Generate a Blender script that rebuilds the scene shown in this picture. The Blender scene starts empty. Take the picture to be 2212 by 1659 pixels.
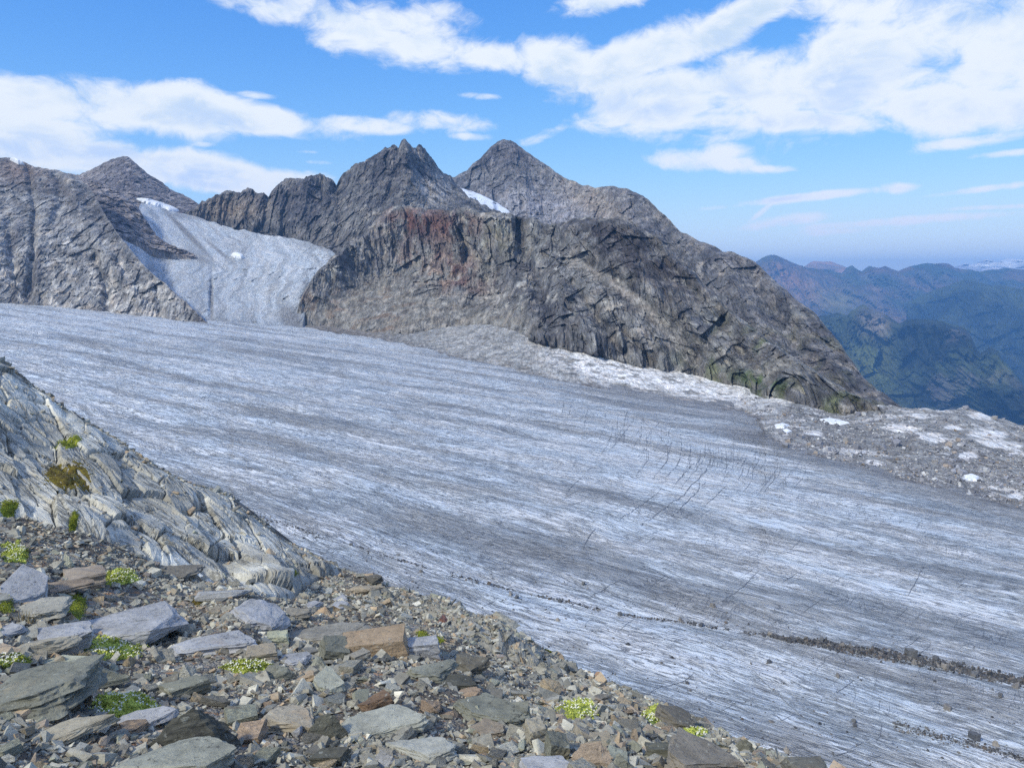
import bpy, bmesh, math, random
import numpy as np
from mathutils import Vector, Euler

# ------------------------------------------------------------------ camera, sky, sun, exposure
SC = bpy.context.scene
COL = SC.collection
rng = np.random.default_rng(7)
random.seed(7)
W, H, F = 2212.0, 1659.0, 1661.0
PITCH = math.radians(-7.85)
EYE = np.array([0.0, 0.0, 1.65])

cam_d = bpy.data.cameras.new('camera')
cam_d.sensor_width = 36.0
cam_d.lens = F / W * 36.0
cam_d.clip_start = 0.05
cam_d.clip_end = 150000.0
cam = bpy.data.objects.new('camera', cam_d)
COL.objects.link(cam)
cam.location = EYE
cam.rotation_euler = (math.pi / 2 + PITCH, 0, 0)
SC.camera = cam

SUN_EL, SUN_AZ = math.radians(42), math.radians(-132)      # azimuth from +Y, clockwise: behind and to the side of the viewer
sun_d = bpy.data.lights.new('sun', 'SUN')
sun_d.energy = 2.3
sun_d.angle = math.radians(6)
sun_d.color = (1.0, 0.95, 0.80)
sun = bpy.data.objects.new('sun', sun_d)
COL.objects.link(sun)
sd = Vector((math.sin(SUN_AZ) * math.cos(SUN_EL), math.cos(SUN_AZ) * math.cos(SUN_EL), math.sin(SUN_EL)))
sun.rotation_euler = sd.to_track_quat('Z', 'Y').to_euler()

SC.view_settings.view_transform = 'Standard'
SC.view_settings.look = 'None'
SC.view_settings.exposure = 0.50
SC.view_settings.gamma = 1.0
SC.view_settings.use_curve_mapping = False
SC.render.engine = 'CYCLES'
SC.cycles.use_denoising = False
SC.cycles.max_bounces = 4
SC.cycles.diffuse_bounces = 2
SC.cycles.glossy_bounces = 1
SC.cycles.volume_bounces = 1
SC.cycles.use_adaptive_sampling = True
SC.cycles.adaptive_threshold = 0.018


def ray(px, py):
    """horizontal-unit ray of a photo pixel (2212 wide frame): direction with |xy| = 1"""
    px = np.asarray(px, float); py = np.asarray(py, float)
    x = px - W / 2; z = -(py - H / 2)
    y2 = F * math.cos(PITCH) - z * math.sin(PITCH)
    z2 = F * math.sin(PITCH) + z * math.cos(PITCH)
    h = np.hypot(x, y2)
    return np.stack(np.broadcast_arrays(x / h, y2 / h, z2 / h), -1)


def unproject(px, py, R):
    return EYE + ray(px, py) * np.asarray(R)[..., None]


class NT:
    """small helper for node trees"""
    def __init__(self, tree):
        self.t = tree; self.n = tree.nodes; self.l = tree.links

    def node(self, typ, **kw):
        n = self.n.new(typ)
        for k, v in kw.items():
            setattr(n, k, v)
        return n

    def put(self, sock, v):
        if isinstance(v, bpy.types.NodeSocket):
            self.l.new(v, sock)
        elif v is not None:
            sock.default_value = v

    def math(self, op, a, b=None, c=None, clamp=False):
        n = self.node('ShaderNodeMath', operation=op, use_clamp=clamp)
        for i, v in enumerate((a, b, c)):
            if v is not None:
                self.put(n.inputs[i], v)
        return n.outputs[0]

    def vmath(self, op, a, b=None, scale=None):
        n = self.node('ShaderNodeVectorMath', operation=op)
        self.put(n.inputs[0], a)
        if b is not None:
            self.put(n.inputs[1], b)
        if scale is not None:
            self.put(n.inputs['Scale'], scale)
        return n.outputs['Value'] if op in ('LENGTH', 'DOT_PRODUCT') else n.outputs[0]

    def mapping(self, v, loc=(0, 0, 0), rot=(0, 0, 0), scale=(1, 1, 1), typ='POINT'):
        n = self.node('ShaderNodeMapping', vector_type=typ)
        self.put(n.inputs['Vector'], v)
        n.inputs['Location'].default_value = loc
        n.inputs['Rotation'].default_value = rot
        n.inputs['Scale'].default_value = scale
        return n.outputs[0]

    def noise(self, v, scale, detail=6, rough=0.6, dist=0.0, kind='FBM'):
        n = self.node('ShaderNodeTexNoise', noise_dimensions='3D', noise_type=kind)
        self.put(n.inputs['Vector'], v)
        n.inputs['Scale'].default_value = scale
        n.inputs['Detail'].default_value = detail
        n.inputs['Roughness'].default_value = rough
        n.inputs['Distortion'].default_value = dist
        return n.outputs[0]

    def voronoi(self, v, scale, feature='F1', rand=1.0):
        n = self.node('ShaderNodeTexVoronoi', feature=feature)
        self.put(n.inputs['Vector'], v)
        n.inputs['Scale'].default_value = scale
        n.inputs['Randomness'].default_value = rand
        return n

    def rng(self, v, a, b, c=0.0, d=1.0, smooth=True):
        n = self.node('ShaderNodeMapRange', interpolation_type='SMOOTHSTEP' if smooth else 'LINEAR')
        self.put(n.inputs[0], v)
        for i, x in enumerate((a, b, c, d)):
            self.put(n.inputs[i + 1], x)
        return n.outputs[0]

    def mix(self, f, a, b, blend='MIX'):
        n = self.node('ShaderNodeMix', data_type='RGBA', blend_type=blend)
        self.put(n.inputs[0], f); self.put(n.inputs[6], a); self.put(n.inputs[7], b)
        return n.outputs[2]

    def sep(self, v):
        n = self.node('ShaderNodeSeparateXYZ'); self.put(n.inputs[0], v)
        return n.outputs

    def comb(self, x, y, z):
        n = self.node('ShaderNodeCombineXYZ')
        for i, v in enumerate((x, y, z)):
            self.put(n.inputs[i], v)
        return n.outputs[0]


# ---- sky: Nishita with broken cumulus drawn as density over the direction
world = bpy.data.worlds.new('World')
SC.world = world
world.use_nodes = True
wt = NT(world.node_tree)
for n in list(wt.n):
    wt.n.remove(n)
sky = wt.node('ShaderNodeTexSky', sky_type='NISHITA')
sky.sun_disc = False
sky.sun_elevation = SUN_EL
sky.sun_rotation = SUN_AZ
sky.altitude = 2800
sky.air_density = 1.0
sky.dust_density = 0.35
sky.ozone_density = 1.6
hs = wt.node('ShaderNodeHueSaturation')
hs.inputs['Hue'].default_value = 0.504
hs.inputs['Saturation'].default_value = 1.32
hs.inputs['Value'].default_value = 1.0
wt.l.new(sky.outputs[0], hs.inputs['Color'])
sr = wt.node('ShaderNodeSeparateColor'); wt.l.new(hs.outputs[0], sr.inputs[0])
cr = wt.node('ShaderNodeCombineColor')
for _i, (_s, _m) in enumerate(((4.0, 5.4), (4.0, 5.6), (2.6, 5.6))):     # film-like shoulder that keeps the low sky from burning out
    wt.put(cr.inputs[_i], wt.math('MULTIPLY', wt.math('SUBTRACT', 1.0, wt.math('EXPONENT', wt.math('MULTIPLY', sr.outputs[_i], -1 / _s))), _m))
skyblue = cr.outputs[0]
tc = wt.node('ShaderNodeTexCoord')
dirv = tc.outputs['Generated']
dx, dy, dz = wt.sep(dirv)
front = wt.math('GREATER_THAN', dy, 0.08)
ysafe = wt.math('MAXIMUM', dy, 0.08)
uv = wt.comb(wt.math('DIVIDE', dx, ysafe), wt.math('DIVIDE', dz, ysafe), 0.0)
# domain-warped cloud noise over the sphere, flattened towards the horizon
nd = wt.mapping(dirv, scale=(1, 1, 1.75))
warp = wt.noise(nd, 7.0, 3, 0.5)
wn = wt.node('ShaderNodeTexNoise'); wt.put(wn.inputs['Vector'], nd); wn.inputs['Scale'].default_value = 9.0; wn.inputs['Detail'].default_value = 3
wvec = wt.vmath('SCALE', wt.vmath('SUBTRACT', wn.outputs['Color'], (0.5, 0.5, 0.5)), scale=0.10)
ndw = wt.vmath('ADD', nd, wvec)
n_big = wt.noise(ndw, 9.0, 11, 0.63)
n_up = wt.noise(wt.vmath('ADD', ndw, (0, 0, 0.05)), 9.0, 5, 0.58)
n_low = wt.noise(nd, 2.2, 3, 0.5)
BLOBS = [(560, 15, 130, 34, 14, 1), (720, 45, 190, 50, 18, 1), (900, 80, 170, 66, 14, 1), (1040, 122, 110, 34, 12, 1),
         (960, 30, 120, 40, 10, .75),
         (1215, 150, 95, 62, 10, 1), (1360, 135, 190, 52, -22, 1.1), (1560, 70, 220, 44, -26, 1.05), (1430, 215, 200, 72, -4, 1.15), (1640, 190, 210, 90, -8, 1.15),
         (1880, 150, 240, 130, -8, 1.15), (2150, 90, 230, 150, 0, 1.2), (2060, 225, 300, 64, 4, 1.15), (1700, 260, 300, 30, 2, 1.1),
         (1280, 12, 100, 26, -6, .9), (1900, 20, 240, 50, 0, .95), (2130, 300, 170, 16, -8, .8), (2190, 330, 90, 9, -6, .75),
         (60, 215, 240, 58, 2, 1.2), (330, 232, 260, 56, 5, 1.2), (560, 262, 210, 36, 5, 1.1), (560, 207, 70, 10, 5, .8), (800, 272, 170, 22, 4, .95), (930, 262, 110, 26, 4, 1), (1010, 295, 50, 10, 4, .75),
         (80, 300, 170, 66, 8, 1.2), (230, 345, 230, 44, 9, 1.25), (430, 372, 230, 40, 8, 1.25), (620, 386, 130, 22, 3, 1.05),
         (1500, 350, 130, 24, 2, .88), (1560, 332, 60, 22, -10, .8), (1660, 365, 60, 9, 2, .6),
         (1760, 424, 190, 11, -6, .92), (1930, 408, 70, 15, -3, .9), (1680, 482, 140, 15, -8, .85), (1950, 478, 280, 12, -4, .88), (1780, 502, 180, 10, -3, .8), (2100, 412, 150, 9, -7, .78), (2150, 448, 140, 7, -2, .75), (1560, 448, 90, 8, -6, .66),
         (1640, 462, 70, 8, -40, .72), (1040, 208, 70, 9, 3, .68), (1185, 288, 70, 14, -18, .62), (1245, 216, 60, 10, 0, .66), (650, 328, 50, 5, 2, .6), (690, 352, 60, 7, 2, .5), (440, 312, 40, 8, 0, .45)]
cov = None
for bx, by, rx, ry, ro, am in BLOBS:
    d = ray(bx, by)
    u0, v0 = d[0] / d[1], d[2] / d[1]
    m = wt.mapping(uv, loc=(u0, v0, 0), rot=(0, 0, math.radians(-ro)), scale=(rx / F, ry / F, 1), typ='TEXTURE')
    s = wt.rng(wt.vmath('LENGTH', m), 0.15, 1.75, am, 0.0)
    cov = s if cov is None else wt.math('MAXIMUM', cov, s)
cov = wt.math('MULTIPLY', cov, front)
# the same broken cover goes on all round: free-standing clouds above and behind the view
elsew = wt.math('SUBTRACT', 1.0, wt.math('MULTIPLY', front, wt.rng(dz, 0.42, 0.5, 1.0, 0.0)))
free = wt.math('MULTIPLY', wt.rng(n_low, 0.44, 0.60), wt.math('MULTIPLY', elsew, wt.rng(dz, 0.0, 0.12)))
cov = wt.math('MAXIMUM', cov, free)
dens = wt.math('ADD', wt.math('MULTIPLY', wt.math('SUBTRACT', n_big, 0.5), 2.7), wt.math('SUBTRACT', wt.math('MULTIPLY', cov, 1.15), 0.50))
alpha = wt.rng(dens, -0.08, 0.62)
lit = wt.rng(wt.math('ADD', wt.math('MULTIPLY', wt.math('SUBTRACT', n_big, n_up), 2.2), wt.math('MULTIPLY', wt.math('SUBTRACT', 1.0, wt.rng(dens, 0.25, 0.9)), 0.42)), -0.30, 0.34)
ccol = wt.mix(lit, (3.0, 3.7, 4.5, 1), (4.5, 4.75, 5.0, 1))
ccol = wt.mix(1.0, ccol, skyblue, 'LIGHTEN')
skyc = wt.mix(wt.math('MULTIPLY', alpha, 0.96), skyblue, ccol)
bg = wt.node('ShaderNodeBackground')
wt.l.new(skyc, bg.inputs['Color'])
bg.inputs['Strength'].default_value = 0.15
wo = wt.node('ShaderNodeOutputWorld')
wt.l.new(bg.outputs[0], wo.inputs['Surface'])
world.cycles.sampling_method = 'MANUAL'
world.cycles.sample_map_resolution = 1024

# ------------------------------------------------------------------ numpy noise
_perm = np.concatenate([np.random.default_rng(11).permutation(256)] * 3).astype(np.int32)
_g = np.random.default_rng(12).normal(size=(256, 3)); _g /= np.linalg.norm(_g, axis=1)[:, None]
_gx, _gy, _gz = [np.ascontiguousarray(_g[:, k].astype(np.float32)) for k in range(3)]


def perlin(p, seed=0):
    shp = p.shape[:-1]
    p = np.ascontiguousarray(p.reshape(-1, 3).T + seed * 17.31)
    fl = np.floor(p); f = (p - fl).astype(np.float32); i = fl.astype(np.int32) & 255
    u = f * f * f * (f * (f * 6 - 15) + 10)
    ha = (_perm[i[0]], _perm[i[0] + 1])
    cz = []
    for c in (0, 1):
        fz = f[2] - c
        cy = []
        for b in (0, 1):
            fy = f[1] - b
            cx = []
            for a in (0, 1):
                h = _perm[_perm[ha[a] + i[1] + b] + i[2] + c]
                cx.append(_gx[h] * (f[0] - a) + _gy[h] * fy + _gz[h] * fz)
            cy.append(cx[0] + u[0] * (cx[1] - cx[0]))
        cz.append(cy[0] + u[1] * (cy[1] - cy[0]))
    return ((cz[0] + u[2] * (cz[1] - cz[0])) * 1.5).reshape(shp)


def fbm(p, octv=5, gain=0.5, lac=2.03, seed=0):
    s = 0; a = 1.0; n = 0
    for k in range(octv):
        s = s + a * perlin(p, seed + k); n += a; a *= gain; p = p * lac
    return s / n


def ridged(p, octv=5, gain=0.55, lac=2.03, seed=0):
    s = 0; a = 1.0; n = 0
    for k in range(octv):
        s = s + a * (1 - 2 * np.abs(perlin(p, seed + k))); n += a; a *= gain; p = p * lac
    return s / n


def facet(p, seed=0):
    """planes of random tilt, one for each jittered cell: broken rock"""
    shp = p.shape[:-1]
    p = np.ascontiguousarray(p.reshape(-1, 3).T + seed * 11.7)
    b = np.floor(p - 0.5); i0 = b.astype(np.int32) & 255
    best = np.full(p.shape[1], 9.0, np.float32); out = np.zeros(p.shape[1], np.float32)
    loc = (p - b).astype(np.float32)
    for a in (0, 1):
        for c in (0, 1):
            for e in (0, 1):
                h = _perm[_perm[_perm[i0[0] + a] + i0[1] + c] + i0[2] + e]
                dx_ = loc[0] - a - 0.5 - 0.30 * _gx[h]; dy_ = loc[1] - c - 0.5 - 0.30 * _gy[h]; dz_ = loc[2] - e - 0.5 - 0.30 * _gz[h]
                d = dx_ * dx_ + dy_ * dy_ + dz_ * dz_
                h2 = _perm[h + 37]
                val = _gx[h2] * dx_ + _gy[h2] * dy_ + _gz[h2] * dz_
                nw = d < best
                best = np.where(nw, d, best); out = np.where(nw, val, out)
    return out.reshape(shp)


def sst(x, a, b):
    t = np.clip((x - a) / (b - a), 0, 1)
    return t * t * (3 - 2 * t)


def lin(c):
    c = np.asarray(c, float) / 255.0
    return np.where(c <= 0.04045, c / 12.92, ((c + 0.055) / 1.055) ** 2.4)


def A(r, g, b, k=0.75):
    """albedo of a surface that the photo shows as this sRGB colour under its soft daylight"""
    return np.clip(lin((r, g, b)) / k, 0.01, 0.85)


def poly_in(px, py, poly):
    inside = np.zeros(np.shape(px), bool)
    n = len(poly)
    for i in range(n):
        x0, y0 = poly[i]; x1, y1 = poly[(i + 1) % n]
        c = ((y0 > py) != (y1 > py)) & (px < (x1 - x0) * (py - y0) / (y1 - y0 + 1e-9) + x0)
        inside ^= c
    return inside


def blob(px, py, cx, cy, rx, ry, rot=0):
    a = math.radians(rot); x = px - cx; y = py - cy
    u = (x * math.cos(a) + y * math.sin(a)) / rx; v = (-x * math.sin(a) + y * math.cos(a)) / ry
    return np.exp(-(u * u + v * v))


def tps(ctrl):
    c = np.array(ctrl, float)
    X = c[:, :2] / 500.0; y = np.log(c[:, 2])
    n = len(X)

    def k(r2):
        return 0.5 * r2 * np.log(r2 + 1e-9)
    d = ((X[:, None] - X[None]) ** 2).sum(-1)
    M = np.zeros((n + 3, n + 3)); M[:n, :n] = k(d) + np.eye(n) * 1e-4
    M[:n, n] = 1; M[:n, n + 1:] = X; M[n, :n] = 1; M[n + 1:, :n] = X.T
    w = np.linalg.solve(M, np.r_[y, 0, 0, 0])

    def f(px, py):
        Q = np.stack([np.asarray(px, float), np.asarray(py, float)], -1) / 500.0
        s = w[n] + Q[..., 0] * w[n + 1] + Q[..., 1] * w[n + 2]
        for i in range(n):
            s = s + w[i] * k(((Q - X[i]) ** 2).sum(-1))
        return np.exp(s)
    return f


# ------------------------------------------------------------------ mesh helpers
def tag(o, label=None, cat=None, group=None, kind=None):
    if label: o['label'] = label
    if cat: o['category'] = cat
    if group: o['group'] = group
    if kind: o['kind'] = kind
    return o


def empty(name, loc=(0, 0, 0)):
    o = bpy.data.objects.new(name, None)
    o.empty_display_size = 0.1
    o.location = loc
    COL.objects.link(o)
    return o


def mesh_data(name, V, Fc, mat=None, col=None, uv=None, smooth=False, attrs=None):
    V = np.ascontiguousarray(V, np.float32).reshape(-1, 3)
    Fc = np.ascontiguousarray(Fc, np.int32)
    k = Fc.shape[1]
    me = bpy.data.meshes.new(name)
    me.vertices.add(len(V)); me.vertices.foreach_set('co', V.ravel())
    me.loops.add(Fc.size); me.loops.foreach_set('vertex_index', Fc.ravel())
    me.polygons.add(len(Fc))
    me.polygons.foreach_set('loop_start', np.arange(0, Fc.size, k, dtype=np.int32))
    me.polygons.foreach_set('loop_total', np.full(len(Fc), k, np.int32))
    me.polygons.foreach_set('use_smooth', np.full(len(Fc), bool(smooth)))
    if col is not None:
        a = me.attributes.new('Col', 'FLOAT_COLOR', 'POINT')
        c = np.ones((len(V), 4), np.float32); c[:, :3] = np.asarray(col).reshape(-1, 3)
        a.data.foreach_set('color', c.ravel())
    for nm, arr in (attrs or {}).items():
        arr = np.asarray(arr, np.float32)
        if arr.ndim and arr.shape[-1] == 3 and arr.size == len(V) * 3:
            a = me.attributes.new(nm, 'FLOAT_VECTOR', 'POINT'); a.data.foreach_set('vector', np.ascontiguousarray(arr).ravel())
        else:
            a = me.attributes.new(nm, 'FLOAT', 'POINT'); a.data.foreach_set('value', np.ascontiguousarray(arr).ravel())
    if mat: me.materials.append(mat)
    me.update()
    me.validate()
    return me


def add(name, me, parent=None):
    o = bpy.data.objects.new(name, me)
    COL.objects.link(o)
    if parent is not None: o.parent = parent
    return o


def grid_faces(nr, nc, mask=None):
    i = np.arange(nr * nc).reshape(nr, nc)
    f = np.stack([i[:-1, :-1], i[1:, :-1], i[1:, 1:], i[:-1, 1:]], -1)
    if mask is not None:
        return f[mask]
    return f.reshape(-1, 4)


def grid_normals(P):
    du = np.gradient(P, axis=1); dv = np.gradient(P, axis=0)
    n = np.cross(dv, du)
    n /= np.linalg.norm(n, axis=-1)[..., None] + 1e-12
    return n


def curve(pts, xs):
    p = np.array(pts, float)
    return np.interp(xs, p[:, 0], p[:, 1])


def jag(xs, amp, wl, seed, octv=6):
    q = np.stack([xs / wl, np.full_like(xs, seed * 3.7), np.zeros_like(xs)], -1)
    return amp * fbm(q, octv, 0.62, seed=seed)


def dline(px, py, pts):
    """distance in pixels to a polyline"""
    best = np.full(px.shape, 1e9)
    for (x0, y0), (x1, y1) in zip(pts[:-1], pts[1:]):
        dx_, dy_ = x1 - x0, y1 - y0
        t = np.clip(((px - x0) * dx_ + (py - y0) * dy_) / (dx_ * dx_ + dy_ * dy_), 0, 1)
        best = np.minimum(best, np.hypot(px - x0 - t * dx_, py - y0 - t * dy_))
    return best


def with_lines(f, lines):
    def g(P, px, py):
        r = f(P, px, py)
        wob = 9 * fbm(P / 60.0, 3, seed=77)
        for pts, w, a in lines:
            r = r + 0.7 * a * np.exp(-((dline(px, py, pts) + wob) / w) ** 2)
        return r
    return g


def calm(f, blobs):
    def g(P, px, py):
        m = 0
        for bl in blobs:
            m = m + blob(px, py, *bl)
        return f(P, px, py) * (1 - 0.82 * np.clip(m, 0, 1))
    return g


CALM_D = [(760, 665, 150, 62, -15), (890, 685, 140, 46, 8), (1010, 690, 110, 28, 5), (1330, 615, 90, 14, 32), (1440, 715, 80, 18, 45)]
LINES_D = [([(1120, 470), (1128, 540), (1160, 600), (1190, 700)], 13, -42), ([(1185, 488), (1229, 559), (1314, 603), (1378, 651), (1438, 711), (1500, 775)], 15, -48), ([(1060, 470), (1085, 560), (1130, 640), (1160, 720)], 20, 26), ([(1000, 470), (1010, 540), (990, 600)], 12, -22),
           ([(1240, 480), (1330, 560), (1440, 640), (1560, 760)], 22, 30), ([(920, 460), (905, 540), (930, 600)], 14, 16), ([(1050, 600), (1075, 660), (1090, 700)], 12, -26), ([(1200, 600), (1250, 680), (1290, 750)], 16, 24), ([(1235, 610), (1290, 690), (1340, 760)], 11, -26), ([(1330, 690), (1400, 780)], 10, -20), ([(1400, 505), (1470, 600), (1560, 690)], 12, -26), ([(1560, 700), (1640, 800)], 12, -20)]
LINES_C = [([(862, 318), (855, 380), (830, 440)], 9, -26), ([(898, 322), (905, 370), (930, 430)], 9, -24), ([(580, 426), (578, 470), (560, 500)], 9, -40), ([(727, 402), (735, 470), (725, 530)], 9, -40), ([(875, 305), (880, 380), (870, 440)], 12, 26), ([(800, 345), (790, 430), (760, 500)], 12, 24), ([(660, 382), (650, 440), (660, 510)], 12, 20), ([(620, 395), (615, 470)], 8, -20), ([(700, 384), (695, 450)], 8, -18), ([(530, 410), (520, 470)], 9, 16)]
LINES_F = [([(1092, 300), (1120, 380), (1150, 450)], 18, 50), ([(1286, 405), (1300, 470), (1340, 540)], 14, -45), ([(1218, 384), (1240, 450)], 14, -30), ([(1318, 402), (1360, 470), (1420, 540)], 20, 40), ([(1402, 432), (1450, 530), (1520, 620)], 16, -40), ([(1537, 530), (1600, 640), (1680, 740)], 18, 36), ([(1585, 546), (1680, 690), (1760, 800)], 14, -34), ([(1672, 608), (1760, 740), (1830, 830)], 16, 28), ([(1041, 342), (1060, 400)], 12, -26)]
LINES_A = [([(60, 356), (75, 450), (70, 560), (60, 650)], 8, -28), ([(150, 378), (170, 450), (220, 540), (300, 650)], 14, 22), ([(205, 560), (230, 620), (230, 680)], 8, -22), ([(20, 480), (30, 600)], 10, -18), ([(120, 370), (135, 430), (120, 480)], 12, -22), ([(330, 600), (345, 660), (345, 690)], 8, -16)]


def sheet(name, top, bot, Rf, nx, ny, x0, x1, relief=None, colf=None, mat=None, back=400, backslope=0.8, nb=14, skirt=30,
          smooth=False, jagged=(0, 60), seed=1, label=None, cat='mountain', kind='structure', xs=None):
    """a slope from its crest line down to its foot, with a far side behind the crest"""
    xs = np.linspace(x0, x1, nx) if xs is None else xs
    nx = len(xs)
    T = curve(top, xs) + jag(xs, jagged[0], jagged[1], seed)
    B = np.maximum(curve(bot, xs), T + 1.0)
    v = np.linspace(0, 1, ny)[:, None]
    PY = T + (B - T) * v
    PX = np.broadcast_to(xs, PY.shape)
    R = Rf(PX, PY)
    P = unproject(PX, PY, R)
    if relief is not None:
        fade = (sst(v, 0.0, 0.05) * 0.8 + 0.2) * (0.12 + 0.88 * sst(1 - v, 0.0, 0.07))
        R = R - relief(P, PX, PY) * fade
        P = unproject(PX, PY, R)
    rad = ray(PX[0], PY[0]); rad[:, 2] = 0
    rows = []
    for k in range(nb, 0, -1):
        s = back * (k / nb) ** 1.6
        b = P[0] + rad * s; b[:, 2] -= s * backslope
        b = b + (0.10 * s * fbm(b / (back * 0.35), 3, seed=seed + 40))[:, None] * np.array([0, 0, 1.0])
        rows.append(b)
    bottom = P[-1].copy(); bottom[:, 2] -= skirt
    Pf = np.concatenate([np.array(rows).reshape(nb, nx, 3), P, bottom[None]], 0)
    PXf = np.concatenate([np.broadcast_to(xs, (nb, nx)), PX, PX[-1:]], 0)
    PYf = np.concatenate([np.broadcast_to(T, (nb, nx)), PY, PY[-1:]], 0)
    N = grid_normals(Pf)
    col = colf(PXf, PYf, Pf, N) if colf else None
    me = mesh_data(name, Pf, grid_faces(*Pf.shape[:2]), mat, col, smooth=smooth)
    o = add(name, me)
    tag(o, label, cat, kind=kind)
    return dict(o=o, P=P, xs=xs, T=T, B=B, R=R)


def lerp(a, b, t):
    t = np.asarray(t)[..., None]
    return a * (1 - t) + b * t


# ------------------------------------------------------------------ materials
def new_mat(name):
    m = bpy.data.materials.new(name)
    m.use_nodes = True
    t = NT(m.node_tree)
    b = t.n.get('Principled BSDF')
    b.inputs['Roughness'].default_value = 0.9
    b.inputs['Specular IOR Level'].default_value = 0.2
    return m, t, b


def attr(t, name='Col', out='Color'):
    n = t.node('ShaderNodeAttribute'); n.attribute_name = name
    return n.outputs[out]


def bump(t, h, strength, dist):
    n = t.node('ShaderNodeBump')
    n.inputs['Strength'].default_value = strength
    n.inputs['Distance'].default_value = dist
    t.put(n.inputs['Height'], h)
    return n.outputs[0]


def facets(t, vec, scale):
    v = t.voronoi(vec, scale)
    tilt = t.vmath('SUBTRACT', v.outputs['Color'], (0.5, 0.5, 0.5))
    dif = t.vmath('SUBTRACT', vec, v.outputs['Position'])
    return t.math('MULTIPLY', t.vmath('DOT_PRODUCT', tilt, dif), scale), t.sep(v.outputs['Color'])[0]


def rock_far(name, s, var=0.55, streak=0.4, bstr=0.7, dip=0.5, crack=0.35):
    """bare mountain rock; s is the size in metres of its middle-sized patches"""
    m, t, b = new_mat(name)
    pos = t.node('ShaderNodeNewGeometry').outputs['Position']
    sx = t.mapping(pos, rot=(0, dip, 0), scale=(1 / s, 0.35 / s, 0.42 / s))
    n1 = t.noise(t.vmath('SCALE', pos, scale=1 / s), 0.6, 8, 0.68, 0.3)
    n2 = t.noise(sx, 1.6, 6, 0.62, 0.6)
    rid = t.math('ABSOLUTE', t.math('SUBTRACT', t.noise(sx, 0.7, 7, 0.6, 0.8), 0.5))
    k = t.math('ADD', t.rng(n1, 0.25, 0.75, 1 - var, 1 + var, False), t.rng(n2, 0.3, 0.7, -streak, streak, False))
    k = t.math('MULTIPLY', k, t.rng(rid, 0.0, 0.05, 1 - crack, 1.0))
    hue = t.noise(t.vmath('SCALE', pos, scale=0.7 / s), 1.0, 5, 0.6)
    c = t.mix(t.rng(hue, 0.42, 0.66), attr(t), t.mix(1.0, attr(t), (1.07, 0.99, 0.91, 1), 'MULTIPLY'))
    c = t.mix(1.0, c, t.comb(k, k, k), 'MULTIPLY')
    t.put(b.inputs['Base Color'], c)
    wsx = t.vmath('ADD', sx, t.vmath('SCALE', t.comb(n1, n2, n1), scale=0.5))
    f1, fr1 = facets(t, wsx, 2.2)
    f2, fr2 = facets(t, wsx, 6.0)
    kk = t.math('ADD', t.rng(fr1, 0.0, 1.0, 0.84, 1.16, False), t.rng(fr2, 0.0, 1.0, -0.14, 0.14, False))
    c = t.mix(1.0, c, t.comb(kk, kk, kk), 'MULTIPLY')
    t.put(b.inputs['Base Color'], c)
    hgt = t.math('ADD', t.math('MULTIPLY', n2, 0.35), t.math('ADD', t.math('MULTIPLY', n1, 0.5), t.math('MULTIPLY', t.rng(rid, 0, 0.09), 0.3)))
    hgt = t.math('ADD', hgt, t.math('ADD', t.math('MULTIPLY', f1, 1.3), t.math('MULTIPLY', f2, 0.55)))
    t.put(b.inputs['Normal'], bump(t, hgt, bstr, s * 0.30))
    return m


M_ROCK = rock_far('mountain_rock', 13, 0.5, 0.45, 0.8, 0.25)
M_ROCK_B = rock_far('far_peak_rock', 18, 0.5, 0.3, 0.85, 0.25)
M_ROCK_L = rock_far('slabby_rock', 11, 0.55, 0.3, 0.85, -0.25)
M_BENCH = rock_far('polished_bench_rock', 6, 0.30, 0.18, 0.4, 1.1, 0.4)
M_VALLEY = rock_far('valley_slope', 240, 0.22, 0.14, 0.6, 0.2, 0.1)


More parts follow.
